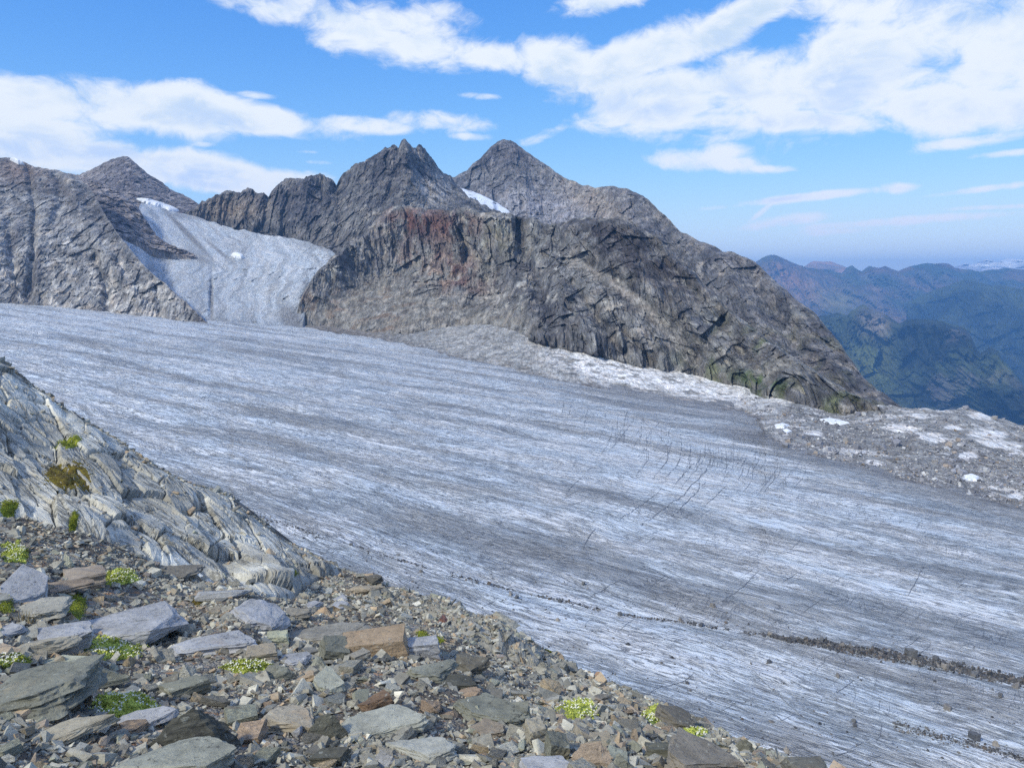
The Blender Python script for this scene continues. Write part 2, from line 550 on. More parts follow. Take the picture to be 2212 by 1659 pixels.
def ice_mat(name, su=1.0, dark=1.0, an=1.0):
    m, t, b = new_mat(name)
    fl = attr(t, 'flow', 'Vector')
    warpn = t.node('ShaderNodeTexNoise'); t.put(warpn.inputs['Vector'], t.mapping(fl, scale=(0.012 / su, 0.03 / su, 1))); warpn.inputs['Scale'].default_value = 1.0; warpn.inputs['Detail'].default_value = 4
    wv = t.vmath('MULTIPLY', t.vmath('SUBTRACT', warpn.outputs['Color'], (0.5, 0.5, 0.5)), (0, 22 * su, 0))
    f2 = t.vmath('ADD', fl, wv)
    band = t.noise(t.mapping(f2, scale=(1 / (200 * su), 1 / (30 * su), 1)), 1.0, 6, 0.6)           # broad dirty and clean bands
    st1 = t.noise(t.mapping(f2, scale=(1 / (22 * su * an), 1 / (4.2 * su), 1)), 1.0, 8, 0.76)
    st2 = t.noise(t.mapping(f2, scale=(1 / (5.5 * su * an), 1 / (1.0 * su), 1)), 1.0, 6, 0.72)
    pat = t.noise(t.mapping(fl, scale=(1 / (42 * su), 1 / (20 * su), 1)), 1.0, 9, 0.66, 0.4)
    fine = t.noise(t.mapping(fl, scale=(1 / (2.2 * su), 1 / (1.0 * su), 1)), 1.0, 6, 0.7)
    ln1 = t.math('ABSOLUTE', t.math('SUBTRACT', t.noise(t.mapping(f2, scale=(1 / (20 * su * an), 1 / (2.6 * su), 1)), 1.0, 6, 0.62, 0.5), 0.5))
    ln2 = t.math('ABSOLUTE', t.math('SUBTRACT', t.noise(t.mapping(f2, loc=(40, 9, 3), scale=(1 / (9 * su * an), 1 / (1.1 * su), 1)), 1.0, 5, 0.62, 0.5), 0.5))
    lmask = t.noise(t.mapping(fl, scale=(1 / (60 * su), 1 / (16 * su), 1)), 1.0, 5, 0.6)
    tr = t.math('ABSOLUTE', t.math('SUBTRACT', t.noise(t.mapping(fl, rot=(0, 0, 0.35), scale=(1 / (5 * su), 1 / (24 * su), 1)), 1.0, 4, 0.5, 0.3), 0.5))
    hair = t.math('MULTIPLY', t.rng(tr, 0.0, 0.010, 1.0, 0.0), t.rng(t.noise(t.mapping(fl, scale=(1 / (90 * su), 1 / (50 * su), 1)), 1.0, 4, 0.6), 0.50, 0.60))
    lines = t.math('MAXIMUM', t.math('MULTIPLY', t.rng(ln1, 0.0, 0.024, 1.0, 0.0), t.rng(lmask, 0.36, 0.56)), t.math('MULTIPLY', t.rng(ln2, 0.0, 0.028, 1.0, 0.0), t.rng(lmask, 0.64, 0.42)))
    lines = t.math('MAXIMUM', lines, t.math('MULTIPLY', hair, 0.8))
    dirt = attr(t, 'dirt', 'Fac')
    # meltwater grooves: darkest where streaks cross the dirty bands
    g = t.math('ADD', t.math('MULTIPLY', st1, 0.55), t.math('MULTIPLY', st2, 0.45))
    thr = t.math('ADD', t.rng(band, 0.34, 0.66, -0.09, 0.07, False), t.math('MULTIPLY', dirt, 0.10))
    groove = t.rng(t.math('SUBTRACT', t.math('ADD', 0.485, thr), g), -0.06, 0.10)
    clean = t.mix(t.rng(pat, 0.36, 0.64), tuple(A(194, 202, 210)) + (1,), tuple(A(230, 237, 242)) + (1,))
    clean = t.mix(t.rng(fine, 0.3, 0.7), t.mix(1.0, clean, (0.82, 0.84, 0.86, 1), 'MULTIPLY'), clean)
    clean = t.mix(t.math('MULTIPLY', t.rng(band, 0.52, 0.70), 0.55), clean, tuple(A(160, 160, 162)) + (1,))
    dirty = t.mix(t.rng(pat, 0.4, 0.62), tuple(A(92, 97, 104)) + (1,), tuple(A(122, 121, 117)) + (1,))
    c = t.mix(t.math('MULTIPLY', groove, 0.62 * dark), clean, dirty)
    c = t.mix(t.math('MULTIPLY', lines, 0.72), c, tuple(A(64, 70, 82)) + (1,))
    brown = t.mix(t.rng(st1, 0.38, 0.60), tuple(A(96, 95, 98)) + (1,), tuple(A(150, 151, 153)) + (1,))
    dm = t.rng(t.math('ADD', dirt, t.math('MULTIPLY', t.math('SUBTRACT', st1, 0.5), 1.1)), 0.30, 0.95)
    c = t.mix(dm, c, brown)
    t.put(b.inputs['Base Color'], c)
    b.inputs['Roughness'].default_value = 0.7
    hgt = t.math('SUBTRACT', t.math('ADD', t.math('MULTIPLY', st2, 0.5), t.math('MULTIPLY', fine, 0.35)), t.math('ADD', t.math('MULTIPLY', groove, 0.4), t.math('MULTIPLY', lines, 0.35)))
    t.put(b.inputs['Normal'], bump(t, hgt, 1.0, 1.1 * su))
    return m


M_ICE = ice_mat('glacier_ice')
M_ICE2 = ice_mat('icefall_ice', 1.0, 0.7, 0.5)


def plain(name, c, rough=0.9, var=0.15, scale=5.0, bstr=0.3, bd=0.02):
    m, t, b = new_mat(name)
    pos = t.node('ShaderNodeNewGeometry').outputs['Position']
    n = t.noise(pos, scale, 6, 0.6)
    k = t.rng(n, 0.3, 0.7, 1 - var, 1 + var, False)
    t.put(b.inputs['Base Color'], t.mix(1.0, tuple(c) + (1,), t.comb(k, k, k), 'MULTIPLY'))
    b.inputs['Roughness'].default_value = rough
    t.put(b.inputs['Normal'], bump(t, n, bstr, bd))
    return m


M_SNOW = plain('old_snow', (0.80, 0.82, 0.85), 0.7, 0.08, 0.2, 0.3, 0.5)
M_CREV = plain('crevasse_shade', (0.17, 0.185, 0.21), 0.9, 0.4, 0.3)  # dark inside of open cracks, shade put into a flat colour


def stone_mat(name, src, sc=1.0, foli=1.0):
    """weathered schist and gneiss: thin bands, lichen specks, a few rusty patches"""
    m, t, b = new_mat(name)
    if src == 'obj':
        oi = t.node('ShaderNodeObjectInfo')
        base = oi.outputs['Color']
        off = t.vmath('SCALE', t.comb(oi.outputs['Random'], t.math('MULTIPLY', oi.outputs['Random'], 7.3), 0.0), scale=40.0)
        pos = t.vmath('ADD', t.node('ShaderNodeTexCoord').outputs['Object'], off)
        rnd = oi.outputs['Random']
    else:
        base = attr(t)
        pos = t.node('ShaderNodeNewGeometry').outputs['Position']
        rnd = 0.5
    v = t.vmath('SCALE', pos, scale=sc)
    warpn = t.noise(v, 3.0, 4, 0.55)
    vb = t.vmath('ADD', v, t.comb(0.0, 0.0, t.math('MULTIPLY', warpn, 0.12)))
    bands = t.noise(t.mapping(vb, rot=(0.25, 0.15, 0.3), scale=(1.2, 1.2, 14.0)), 2.0 * foli, 7, 0.62)
    grain = t.noise(v, 26.0, 8, 0.72)
    blotch = t.noise(v, 5.0, 6, 0.6, 0.3)
    k = t.math('ADD', t.rng(bands, 0.3, 0.7, 0.76, 1.24, False), t.rng(grain, 0.25, 0.75, -0.26, 0.26, False))
    k = t.math('ADD', k, t.rng(blotch, 0.3, 0.7, -0.16, 0.16, False))
    c = t.mix(1.0, base, t.comb(k, k, k), 'MULTIPLY')
    rust = t.rng(t.noise(v, 3.2, 5, 0.6, 0.5), 0.60, 0.70)
    c = t.mix(t.math('MULTIPLY', rust, 0.35), c, t.mix(1.0, c, (1.22, 0.95, 0.72, 1), 'MULTIPLY'))
    lich = t.rng(t.noise(v, 46.0, 3, 0.6), 0.60, 0.66)
    lreg = t.rng(t.noise(v, 4.1, 4, 0.6), 0.46, 0.60)
    c = t.mix(t.math('MULTIPLY', t.math('MULTIPLY', lich, lreg), 0.65), c, (0.045, 0.045, 0.045, 1))
    lich2 = t.rng(t.noise(t.vmath('ADD', v, (9.0, 3.0, 1.0)), 34.0, 3, 0.6), 0.62, 0.68)
    c = t.mix(t.math('MULTIPLY', lich2, 0.45), c, (0.42, 0.43, 0.37, 1))
    t.put(b.inputs['Base Color'], c)
    b.inputs['Roughness'].default_value = 0.82
    hgt = t.math('ADD', t.math('MULTIPLY', bands, 0.8), t.math('ADD', t.math('MULTIPLY', grain, 0.5), t.math('MULTIPLY', blotch, 0.6)))
    f1, fr = facets(t, t.vmath('ADD', v, t.vmath('SCALE', t.comb(blotch, bands, grain), scale=0.10)), 9.0)
    hgt = t.math('ADD', hgt, t.math('MULTIPLY', f1, 0.9))
    t.put(b.inputs['Normal'], bump(t, hgt, 0.8, 0.02))
    return m


M_STONE = stone_mat('schist_stone', 'obj')
M_RUBBLE = stone_mat('rubble_stone', 'attr')
M_BOULDER = stone_mat('boulder_stone', 'attr', 0.12)


def slab_mat():
    m, t, b = new_mat('gneiss_slab')
    pos = t.node('ShaderNodeNewGeometry').outputs['Position']
    fl = attr(t, 'fol', 'Vector')            # along, across the foliation
    bands = t.noise(t.mapping(fl, scale=(2.2, 26, 1)), 1.0, 8, 0.66, 0.4)
    ln = t.math('ABSOLUTE', t.math('SUBTRACT', t.noise(t.mapping(fl, scale=(0.9, 6.0, 1)), 1.0, 6, 0.58, 0.5), 0.5))
    grain = t.noise(pos, 24.0, 9, 0.74)
    blotch = t.noise(pos, 2.6, 7, 0.62, 0.4)
    k = t.math('ADD', t.rng(bands, 0.3, 0.7, 0.80, 1.20, False), t.rng(grain, 0.25, 0.75, -0.30, 0.30, False))
    k = t.math('ADD', k, t.rng(blotch, 0.3, 0.7, -0.24, 0.22, False))
    k = t.math('MULTIPLY', k, t.rng(ln, 0.0, 0.018, 0.45, 1.0))
    c = t.mix(1.0, attr(t), t.comb(k, k, k), 'MULTIPLY')
    warm = t.rng(t.noise(pos, 1.7, 6, 0.62, 0.4), 0.52, 0.68)
    c = t.mix(t.math('MULTIPLY', warm, 0.5), c, t.mix(1.0, c, (1.12, 0.97, 0.78, 1), 'MULTIPLY'))
    lich = t.rng(t.noise(pos, 22.0, 4, 0.62), 0.58, 0.64)
    lreg = t.rng(t.noise(pos, 1.9, 5, 0.62), 0.47, 0.62)
    c = t.mix(t.math('MULTIPLY', t.math('MULTIPLY', lich, lreg), 0.7), c, (0.05, 0.05, 0.048, 1))
    t.put(b.inputs['Base Color'], c)
    b.inputs['Roughness'].default_value = 0.85
    hgt = t.math('ADD', t.math('MULTIPLY', bands, 0.9), t.math('ADD', t.math('MULTIPLY', grain, 0.6), t.math('MULTIPLY', t.rng(ln, 0, 0.03), 0.7)))
    t.put(b.inputs['Normal'], bump(t, hgt, 0.8, 0.03))
    return m


M_SLAB = slab_mat()


def soil_mat():
    m, t, b = new_mat('stony_soil')
    pos = t.node('ShaderNodeNewGeometry').outputs['Position']
    v = t.voronoi(pos, 34.0)
    v2 = t.voronoi(pos, 75.0)
    n = t.noise(pos, 3.0, 7, 0.62)
    cs = t.sep(v.outputs['Color'])
    c = t.mix(cs[0], tuple(A(92, 90, 85)) + (1,), tuple(A(146, 143, 136)) + (1,))
    c = t.mix(t.rng(cs[1], 0.75, 0.95), c, tuple(A(140, 108, 82)) + (1,))
    soil = t.mix(n, tuple(A(68, 62, 54)) + (1,), tuple(A(106, 99, 90)) + (1,))
    c = t.mix(t.rng(n, 0.40, 0.6), soil, c)
    t.put(b.inputs['Base Color'], c)
    hgt = t.math('SUBTRACT', 1.0, t.math('ADD', t.math('MULTIPLY', v.outputs['Distance'], 0.8), t.math('MULTIPLY', v2.outputs['Distance'], 0.5)))
    t.put(b.inputs['Normal'], bump(t, hgt, 0.9, 0.025))
    return m


M_SOIL = soil_mat()


def leaf_mat(name, c1, c2):
    m, t, b = new_mat(name)
    pos = t.node('ShaderNodeNewGeometry').outputs['Position']
    n = t.noise(pos, 30.0, 4, 0.6)
    n2 = t.noise(pos, 7.0, 4, 0.6)
    c = t.mix(t.rng(t.math('ADD', t.math('MULTIPLY', n, 0.5), t.math('MULTIPLY', n2, 0.5)), 0.38, 0.62), tuple(c1) + (1,), tuple(c2) + (1,))
    t.put(b.inputs['Base Color'], c)
    b.inputs['Roughness'].default_value = 0.7
    return m


M_LEAF = leaf_mat('cushion_leaf', A(118, 126, 48), A(182, 188, 92))
M_MOSS = leaf_mat('moss_leaf', A(74, 80, 28), A(132, 138, 44))
M_MOSSB = leaf_mat('brown_moss_leaf', A(66, 54, 28), A(116, 104, 36))
M_PETAL = plain('white_petal', (0.82, 0.80, 0.68), 0.7, 0.06)
M_DRY = leaf_mat('dry_grass', A(92, 82, 58), A(140, 128, 96))

# ------------------------------------------------------------------ glacier
GA, GB, GC = -0.080911, -0.015962, -80.038
FLOW = np.array([0.845, -0.535]); ACR = np.array([0.535, 0.845])


def glacier_R(px, py):
    d = ray(px, py)
    den = GA * d[..., 0] + GB * d[..., 1] - d[..., 2]
    return (EYE[2] - GC) / np.maximum(den, 0.012)


FAR_EDGE = [(-900, 600), (0, 655), (120, 664), (230, 676), (330, 686), (450, 700), (560, 704), (650, 708), (700, 714), (780, 728), (830, 737), (900, 752), (960, 765), (1060, 790),
            (1180, 820), (1300, 836), (1400, 851), (1500, 866), (1580, 880), (1640, 905), (1655, 935), (1690, 965), (1760, 985), (1900, 1020), (2050, 1060), (2212, 1100), (2900, 1290)]
EDGE = [(-900, 430, 11.6), (-300, 640, 11.3), (0, 785, 11.0), (30, 800, 10.9), (62, 832, 10.8), (95, 850, 10.7), (112, 868, 10.6), (138, 893, 10.5), (160, 892, 10.45), (200, 915, 10.3), (240, 940, 10.2),
        (300, 985, 10.0), (345, 1012, 9.85), (390, 1042, 9.7), (440, 1055, 9.6), (495, 1072, 9.5), (505, 1098, 9.4), (560, 1128, 9.2), (600, 1162, 9.0), (640, 1185, 8.8), (720, 1225, 8.5), (790, 1248, 8.2), (870, 1274, 7.7),
        (960, 1302, 7.2), (1030, 1340, 6.85), (1100, 1370, 6.5), (1150, 1397, 6.3), (1200, 1418, 6.05), (1250, 1446, 5.8), (1350, 1487, 5.4), (1450, 1535, 5.0), (1550, 1578, 4.6), (1650, 1622, 4.25),
        (1750, 1656, 4.0), (1850, 1690, 3.8), (2212, 1830, 3.3), (2900, 2080, 2.9)]


def make_glacier():
    xs = np.concatenate([np.linspace(-900, 0, 36, endpoint=False), np.linspace(0, 2212, 600, endpoint=False), np.linspace(2212, 2900, 36)])
    T = curve(FAR_EDGE, xs) - 10
    B = curve([(e[0], e[1]) for e in EDGE], xs) + 260
    v = np.linspace(0, 1, 340)[:, None]
    PY = T + (B - T) * v
    PX = np.broadcast_to(xs, PY.shape)
    P = unproject(PX, PY, glacier_R(PX, PY))
    fl = np.stack([P[..., 0] * FLOW[0] + P[..., 1] * FLOW[1], P[..., 0] * ACR[0] + P[..., 1] * ACR[1], np.zeros(P.shape[:2])], -1)
    # gentle swells and meltwater ribs running with the flow
    q = np.stack([fl[..., 0] / 160, fl[..., 1] / 70, np.zeros(P.shape[:2])], -1)
    dist = np.linalg.norm(P[..., :2], axis=-1)
    z = 2.0 * fbm(q, 3, seed=3)
    q2 = np.stack([fl[..., 0] / 30, fl[..., 1] / 3.4, np.zeros(P.shape[:2])], -1)
    z = z + 0.5 * fbm(q2, 4, 0.6, seed=5) * np.clip(dist / 250, 0.6, 2.0)
    q3 = np.stack([fl[..., 0] / 55, fl[..., 1] / 16, 0 * dist], -1)
    z = z + 0.9 * ridged(q3, 3, 0.5, seed=6) * np.clip(dist / 300, 0.7, 2.0)
    P[..., 2] += z
    far = curve(FAR_EDGE, xs)
    dpx = PY - far
    margin = sst(PX, 700, 1500) * np.exp(-np.maximum(dpx, 0) / (18 + 40 * sst(PX, 1100, 1600)))
    dirt = 0.85 * margin
    dirt = np.maximum(dirt, 0.95 * blob(PX, PY, 1640, 945, 150, 26, 12))
    dirt = np.maximum(dirt, 0.8 * blob(PX, PY, 1900, 1030, 200, 13, 15))
    dirt = np.maximum(dirt, 0.6 * blob(PX, PY, 1420, 890, 170, 24, 9))
    dirt = np.maximum(dirt, 0.55 * blob(PX, PY, 560, 760, 260, 18, 6))
    dirt = np.maximum(dirt, 0.4 * blob(PX, PY, 640, 900, 130, 30, 12))
    dirt = np.maximum(dirt, 0.52 * blob(PX, PY, 1000, 1165, 480, 34, 14))
    dirt = np.maximum(dirt, 0.45 * blob(PX, PY, 1850, 1560, 420, 50, 3))
    dirt = np.maximum(dirt, 0.35 * blob(PX, PY, 560, 1020, 250, 24, 14))
    dirt = np.maximum(dirt, 0.42 * blob(PX, PY, 1750, 1320, 520, 30, 11))
    dirt = np.maximum(dirt, 0.42 * blob(PX, PY, 460, 960, 330, 18, 15))
    dirt = np.maximum(dirt, 0.38 * blob(PX, PY, 900, 1040, 420, 16, 12))
    dirt = np.maximum(dirt, 0.38 * blob(PX, PY, 1500, 1190, 420, 14, 12))
    dirt = dirt - 0.55 * blob(PX, PY, 1250, 980, 420, 60, 10) - 0.5 * blob(PX, PY, 1750, 1090, 420, 50, 12) - 0.5 * blob(PX, PY, 200, 700, 320, 26, 4) - 0.3 * blob(PX, PY, 250, 860, 260, 60, 12)
    me = mesh_data('glacier', P, grid_faces(*P.shape[:2]), M_ICE, smooth=True, attrs={'flow': fl, 'dirt': dirt})
    o = add('glacier', me)
    tag(o, 'wide grey blue glacier streaked with dirt, flowing down past the rocky slope', 'glacier', kind='structure')
    return dict(o=o, xs=xs, T=T, B=B, P=P)


GL = make_glacier()


def lookup(S, px, py):
    """point of a sheet at photo pixels"""
    xs, P = S['xs'], S['P']
    px = np.asarray(px, float); py = np.asarray(py, float)
    nr, nc = P.shape[:2]
    c = np.interp(px, xs, np.arange(nc)); c0 = np.clip(c.astype(int), 0, nc - 2); fc = c - c0
    t = np.interp(px, xs, S['T']); b = np.interp(px, xs, S['B'])
    if 'v' in S:
        r = np.interp((py - t) / (b - t), S['v'], np.arange(nr))
    else:
        r = (py - t) / (b - t) * (nr - 1)
    r = np.clip(r, 0, nr - 1.001); r0 = r.astype(int); fr = (r - r0)[..., None]; fc = fc[..., None]
    return (P[r0, c0] * (1 - fr) * (1 - fc) + P[r0, c0 + 1] * (1 - fr) * fc + P[r0 + 1, c0] * fr * (1 - fc) + P[r0 + 1, c0 + 1] * fr * fc)


# ------------------------------------------------------------------ mountains
gR = lambda x, y: float(glacier_R(x, y))


def relief_fn(s, amp, dip=0.4, seed=1, fine=0.30, gully=0.55, smw=0.55):
    def f(P, px, py):
        q = P / s
        w = fbm(q * 0.6, 3, seed=seed + 20)[..., None] * 0.22
        x = q[..., 0] + dip * q[..., 2]
        a = np.stack([x, q[..., 1] * 0.08, q[..., 2] * 0.13], -1) + w
        big = ridged(a, 6, 0.55, seed=seed)
        c = np.stack([x * 4.0 - q[..., 2] * 0.6, q[..., 1] * 0.4, q[..., 2] * 0.6], -1) + w * 2
        sm = 1 - 2 * np.abs(fbm(c, 6, 0.62, seed=seed + 7)) * 2
        iso = ridged(q * np.array([2.6, 1.2, 2.0]), 6, 0.62, seed=seed + 13)
        fp = np.stack([x * 2.2, q[..., 1] * 1.0, q[..., 2] * 1.1], -1) + w * 1.5
        fc = 1.0 * facet(fp, seed) + 0.55 * facet(fp * 2.3, seed + 3) + 0.32 * facet(fp * 5.1, seed + 5)
        return amp * (gully * big + fine * (smw * sm + 0.45 * iso + 1.5 * fc))
    return f


def grey_mix(P, s, seed, cols):
    """patches of several rock colours"""
    n = fbm(P / s, 5, 0.6, seed=seed) * 1.6 + 0.5
    n2 = fbm(P / (s * 0.33), 4, 0.6, seed=seed + 3) * 1.4 + 0.5
    c = lerp(cols[0], cols[1], sst(n, 0.25, 0.75))
    return lerp(c, cols[2], sst(n2, 0.60, 0.95) * 0.8)


G_MID, G_DARK, G_LITE = A(112, 108, 108), A(74, 71, 74), A(158, 155, 154)
RUST, GREEN, TANR = A(112, 82, 76), A(92, 98, 70), A(140, 124, 108)

# the far pyramid with its long right flank
SKY_F = [(880, 420), (940, 392), (985, 378), (1010, 366), (1041, 340), (1060, 318), (1077, 303), (1090, 299), (1103, 301), (1115, 310), (1129, 322), (1150, 340), (1178, 356), (1218, 382), (1258, 399), (1286, 405), (1318, 401),
         (1354, 409), (1380, 418), (1402, 431), (1442, 470), (1470, 498), (1491, 512), (1515, 524), (1537, 529), (1560, 543), (1585, 545), (1610, 556), (1632, 567), (1672, 606), (1710, 640), (1751, 668), (1785, 705), (1814, 742), (1840, 780), (1861, 812),
         (1895, 842), (1921, 858), (1940, 872), (1990, 905), (2060, 960)]


def col_F(px, py, P, N):
    c = grey_mix(P, 100, 31, (A(86, 86, 90), A(112, 111, 112), A(142, 139, 136)))
    c = lerp(c, A(150, 150, 158), 0.75 * blob(px, py, 1170, 450, 130, 40, 10))
    c = lerp(c, A(150, 140, 128), 0.7 * blob(px, py, 1290, 440, 70, 30, 25))
    c = lerp(c, A(150, 146, 140), 0.6 * sst(fbm(P / 60, 4, seed=8), 0.0, 0.3) * blob(px, py, 1250, 380, 140, 20, 25))
    c = lerp(c, A(84, 80, 84), 0.6 * blob(px, py, 1095, 335, 70, 40))
    c = lerp(c, A(100, 100, 78), 0.55 * sst(py, 600, 800) * sst(fbm(P / 50, 4, seed=9), -0.1, 0.25))
    return c


ctrl_F = [(885, 420, 2700), (985, 380, 2700), (1095, 300, 2750), (1250, 398, 2480), (1318, 401, 2300), (1402, 431, 2080), (1442, 470, 1960), (1537, 529, 1780), (1632, 567, 1640), (1751, 668, 1430), (1861, 812, 1200), (1940, 872, 1130), (2060, 960, 1050),
          (1090, 400, 2560), (1170, 470, 2400), (1290, 470, 2180), (1400, 560, 1850), (1500, 640, 1620), (1600, 720, 1420), (1700, 780, 1290), (1850, 890, 1090), (900, 520, 2500), (1100, 560, 2250), (1300, 650, 1850), (1500, 780, 1350), (1700, 900, 1080)]
SH_F = sheet('mountain_far_pyramid', SKY_F, [(880, 480), (960, 520), (1180, 560), (1400, 640), (1500, 760), (1600, 840), (1700, 880), (1850, 910), (2060, 1000)], tps(ctrl_F), 500, 200, 880, 2060,
             with_lines(relief_fn(125, 34, 0.18, 2, 0.32, 0.70), LINES_F), col_F, M_ROCK_B, back=1200, backslope=0.75, jagged=(11, 50), seed=2,
             label='tall pyramid shaped grey peak behind the others, its flank falling to the valley')

# jagged ridge with the triple-topped tower
SKY_C = [(380, 470), (425, 446), (432, 438), (445, 430), (470, 420), (490, 413), (505, 412), (522, 414), (535, 405), (545, 407), (558, 418), (570, 419), (580, 426), (588, 410), (600, 397), (615, 390), (640, 383), (668, 381), (680, 378), (690, 374), (700, 381), (712, 389), (720, 392), (727, 402),
         (733, 388), (745, 370), (760, 358), (775, 350), (795, 343), (815, 332), (830, 320), (838, 322), (846, 312), (853, 309), (861, 318), (867, 306), (875, 301), (884, 309), (890, 319), (898, 322), (905, 311), (910, 310), (918, 320), (926, 336), (938, 350), (947, 365), (958, 375), (972, 380), (985, 398), (1010, 425), (1060, 450), (1110, 470)]


def col_C(px, py, P, N):
    c = grey_mix(P, 70, 41, (A(78, 78, 81), A(104, 103, 102), A(134, 130, 124)))
    c = lerp(c, A(168, 166, 164), 0.8 * blob(px, py, 930, 410, 50, 45, 30) * sst(fbm(P / 40, 4, seed=4), -0.35, 0.15))
    c = lerp(c, A(136, 122, 106), 0.6 * blob(px, py, 500, 450, 80, 25))
    c = lerp(c, A(76, 74, 80), 0.65 * blob(px, py, 650, 430, 70, 50))
    c = lerp(c, A(72, 69, 72), 0.55 * blob(px, py, 840, 370, 80, 55))
    c = lerp(c, A(110, 108, 106), 0.6 * blob(px, py, 690, 510, 60, 25))
    return c


ctrl_C = [(380, 470, 2150), (430, 440, 2150), (535, 405, 2120), (690, 375, 2000), (727, 402, 1980), (800, 342, 1950), (875, 301, 1950), (930, 345, 1980), (985, 400, 2050), (1110, 470, 1950), (1060, 500, 1700),
          (430, 490, 2130), (430, 505, 2160), (500, 496, 2060), (500, 520, 2070), (560, 507, 1960), (560, 530, 1970), (640, 520, 1850), (640, 548, 1860), (690, 533, 1730), (730, 548, 1640), (800, 470, 1680), (880, 430, 1720), (950, 440, 1760), (1000, 460, 1760), (900, 560, 1500), (720, 580, 1500)]
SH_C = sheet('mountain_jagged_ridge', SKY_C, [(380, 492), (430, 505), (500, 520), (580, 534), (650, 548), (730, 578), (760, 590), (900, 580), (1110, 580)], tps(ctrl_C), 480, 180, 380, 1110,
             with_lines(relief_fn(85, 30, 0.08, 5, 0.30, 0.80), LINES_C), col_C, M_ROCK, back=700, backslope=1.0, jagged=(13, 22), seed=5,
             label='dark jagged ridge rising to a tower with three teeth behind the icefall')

# front buttresses and the slope above the bench
SKY_D = [(636, 705), (646, 655), (656, 632), (672, 606), (690, 582), (712, 560), (740, 540), (770, 512), (800, 486), (825, 462), (848, 441), (862, 440), (890, 446), (920, 455), (945, 452), (970, 455), (985, 449), (1000, 450), (1030, 455), (1060, 458), (1077, 462), (1100, 463), (1129, 467), (1155, 474), (1185, 486),
         (1210, 480), (1235, 473), (1258, 470), (1298, 470), (1330, 471), (1354, 475), (1375, 485), (1398, 499), (1420, 515), (1442, 536), (1478, 568), (1510, 600), (1543, 632), (1600, 688), (1660, 735), (1720, 775), (1790, 820), (1850, 855), (1900, 880), (1960, 905)]


def col_D(px, py, P, N):
    c = grey_mix(P, 60, 51, (A(92, 92, 94), A(118, 117, 115), A(152, 150, 144)))
    n = fbm(P / 45, 5, 0.6, seed=52) * 1.5
    n2 = fbm(P / 25, 5, 0.6, seed=57) * 1.5
    c = lerp(c, A(104, 72, 64), 0.9 * np.clip(blob(px, py, 880, 480, 60, 40) + blob(px, py, 985, 490, 60, 35) + 0.8 * blob(px, py, 930, 560, 90, 25) + 0.9 * blob(px, py, 1000, 600, 60, 30, 20), 0, 1) * sst(n, -0.4, 0.35))
    c = lerp(c, A(150, 112, 86), 0.7 * blob(px, py, 950, 600, 60, 30) * sst(n2, 0.05, 0.4))
    c = lerp(c, A(62, 58, 60), 0.85 * np.clip(blob(px, py, 1320, 520, 110, 50, 25) + blob(px, py, 1430, 600, 120, 50, 40), 0, 1) * sst(n, -0.5, 0.2))
    c = lerp(c, A(126, 122, 100), 0.6 * blob(px, py, 1080, 520, 60, 50) * sst(n2, -0.3, 0.3))
    c = lerp(c, A(70, 70, 76), 0.7 * np.clip(blob(px, py, 1120, 560, 26, 70, -5) + blob(px, py, 1180, 680, 60, 60, 20), 0, 1) * sst(n2, -0.4, 0.3))
    c = lerp(c, A(158, 154, 148), 0.6 * np.clip(blob(px, py, 900, 560, 100, 35, 10) + blob(px, py, 1050, 640, 70, 50) + blob(px, py, 1400, 700, 60, 90, 55), 0, 1) * sst(n2, -0.1, 0.4))
    c = lerp(c, A(126, 123, 117), 0.85 * np.clip(blob(px, py, 760, 665, 150, 62, -15) + blob(px, py, 890, 685, 140, 46, 8) + blob(px, py, 1010, 690, 110, 28, 5), 0, 1))
    c = lerp(c, A(112, 92, 76), 0.55 * (1 - sst(px, 850, 980)) * sst(py, 580, 650) * sst(n2, 0.1, 0.5))
    c = lerp(c, A(146, 143, 140), 0.6 * np.exp(-(dline(px, py, [(1229, 559), (1314, 603), (1378, 651), (1438, 711), (1500, 775)]) / (6 + 10 * sst(py, 560, 760))) ** 2))
    c = lerp(c, A(66, 66, 72), 0.6 * np.exp(-(dline(px, py, [(1120, 470), (1128, 540), (1160, 600), (1190, 700)]) / 12) ** 2) * sst(n2, -0.5, 0.1))
    g = sst(px, 1380, 1600) * sst(py, 640, 760) * sst(n, -0.1, 0.35)
    c = lerp(c, A(88, 94, 62), 0.8 * g)
    c = lerp(c, A(66, 86, 44), 0.9 * blob(px, py, 1640, 822, 70, 14, 12) * sst(n2, -0.3, 0.15))
    return c


# bench of polished rock, running into the moraine
BENCH_TOP = [(660, 700), (780, 714), (830, 720), (880, 722), (920, 716), (960, 706), (1010, 703), (1060, 701), (1100, 710), (1140, 726), (1180, 740), (1220, 751), (1260, 756), (1300, 766), (1350, 780), (1400, 792), (1450, 800), (1500, 806), (1550, 818), (1600, 832),
             (1640, 845), (1668, 855), (1720, 860), (1760, 871), (1800, 882), (1830, 884), (1860, 878), (1900, 875), (1930, 876), (1960, 884), (1990, 880), (2030, 886), (2065, 884), (2090, 881), (2120, 892), (2160, 905), (2212, 918), (2400, 960), (2900, 1090)]
bt = lambda x: float(curve(BENCH_TOP, np.array([float(x)]))[0])
fe = lambda x: float(curve(FAR_EDGE, np.array([float(x)]))[0])
ctrl_G = [(x, fe(x), gR(x, fe(x)) * 0.995) for x in (660, 750, 900, 1060, 1180, 1300, 1400, 1500, 1580, 1690, 1760, 1900, 2050, 2212, 2500, 2900)]
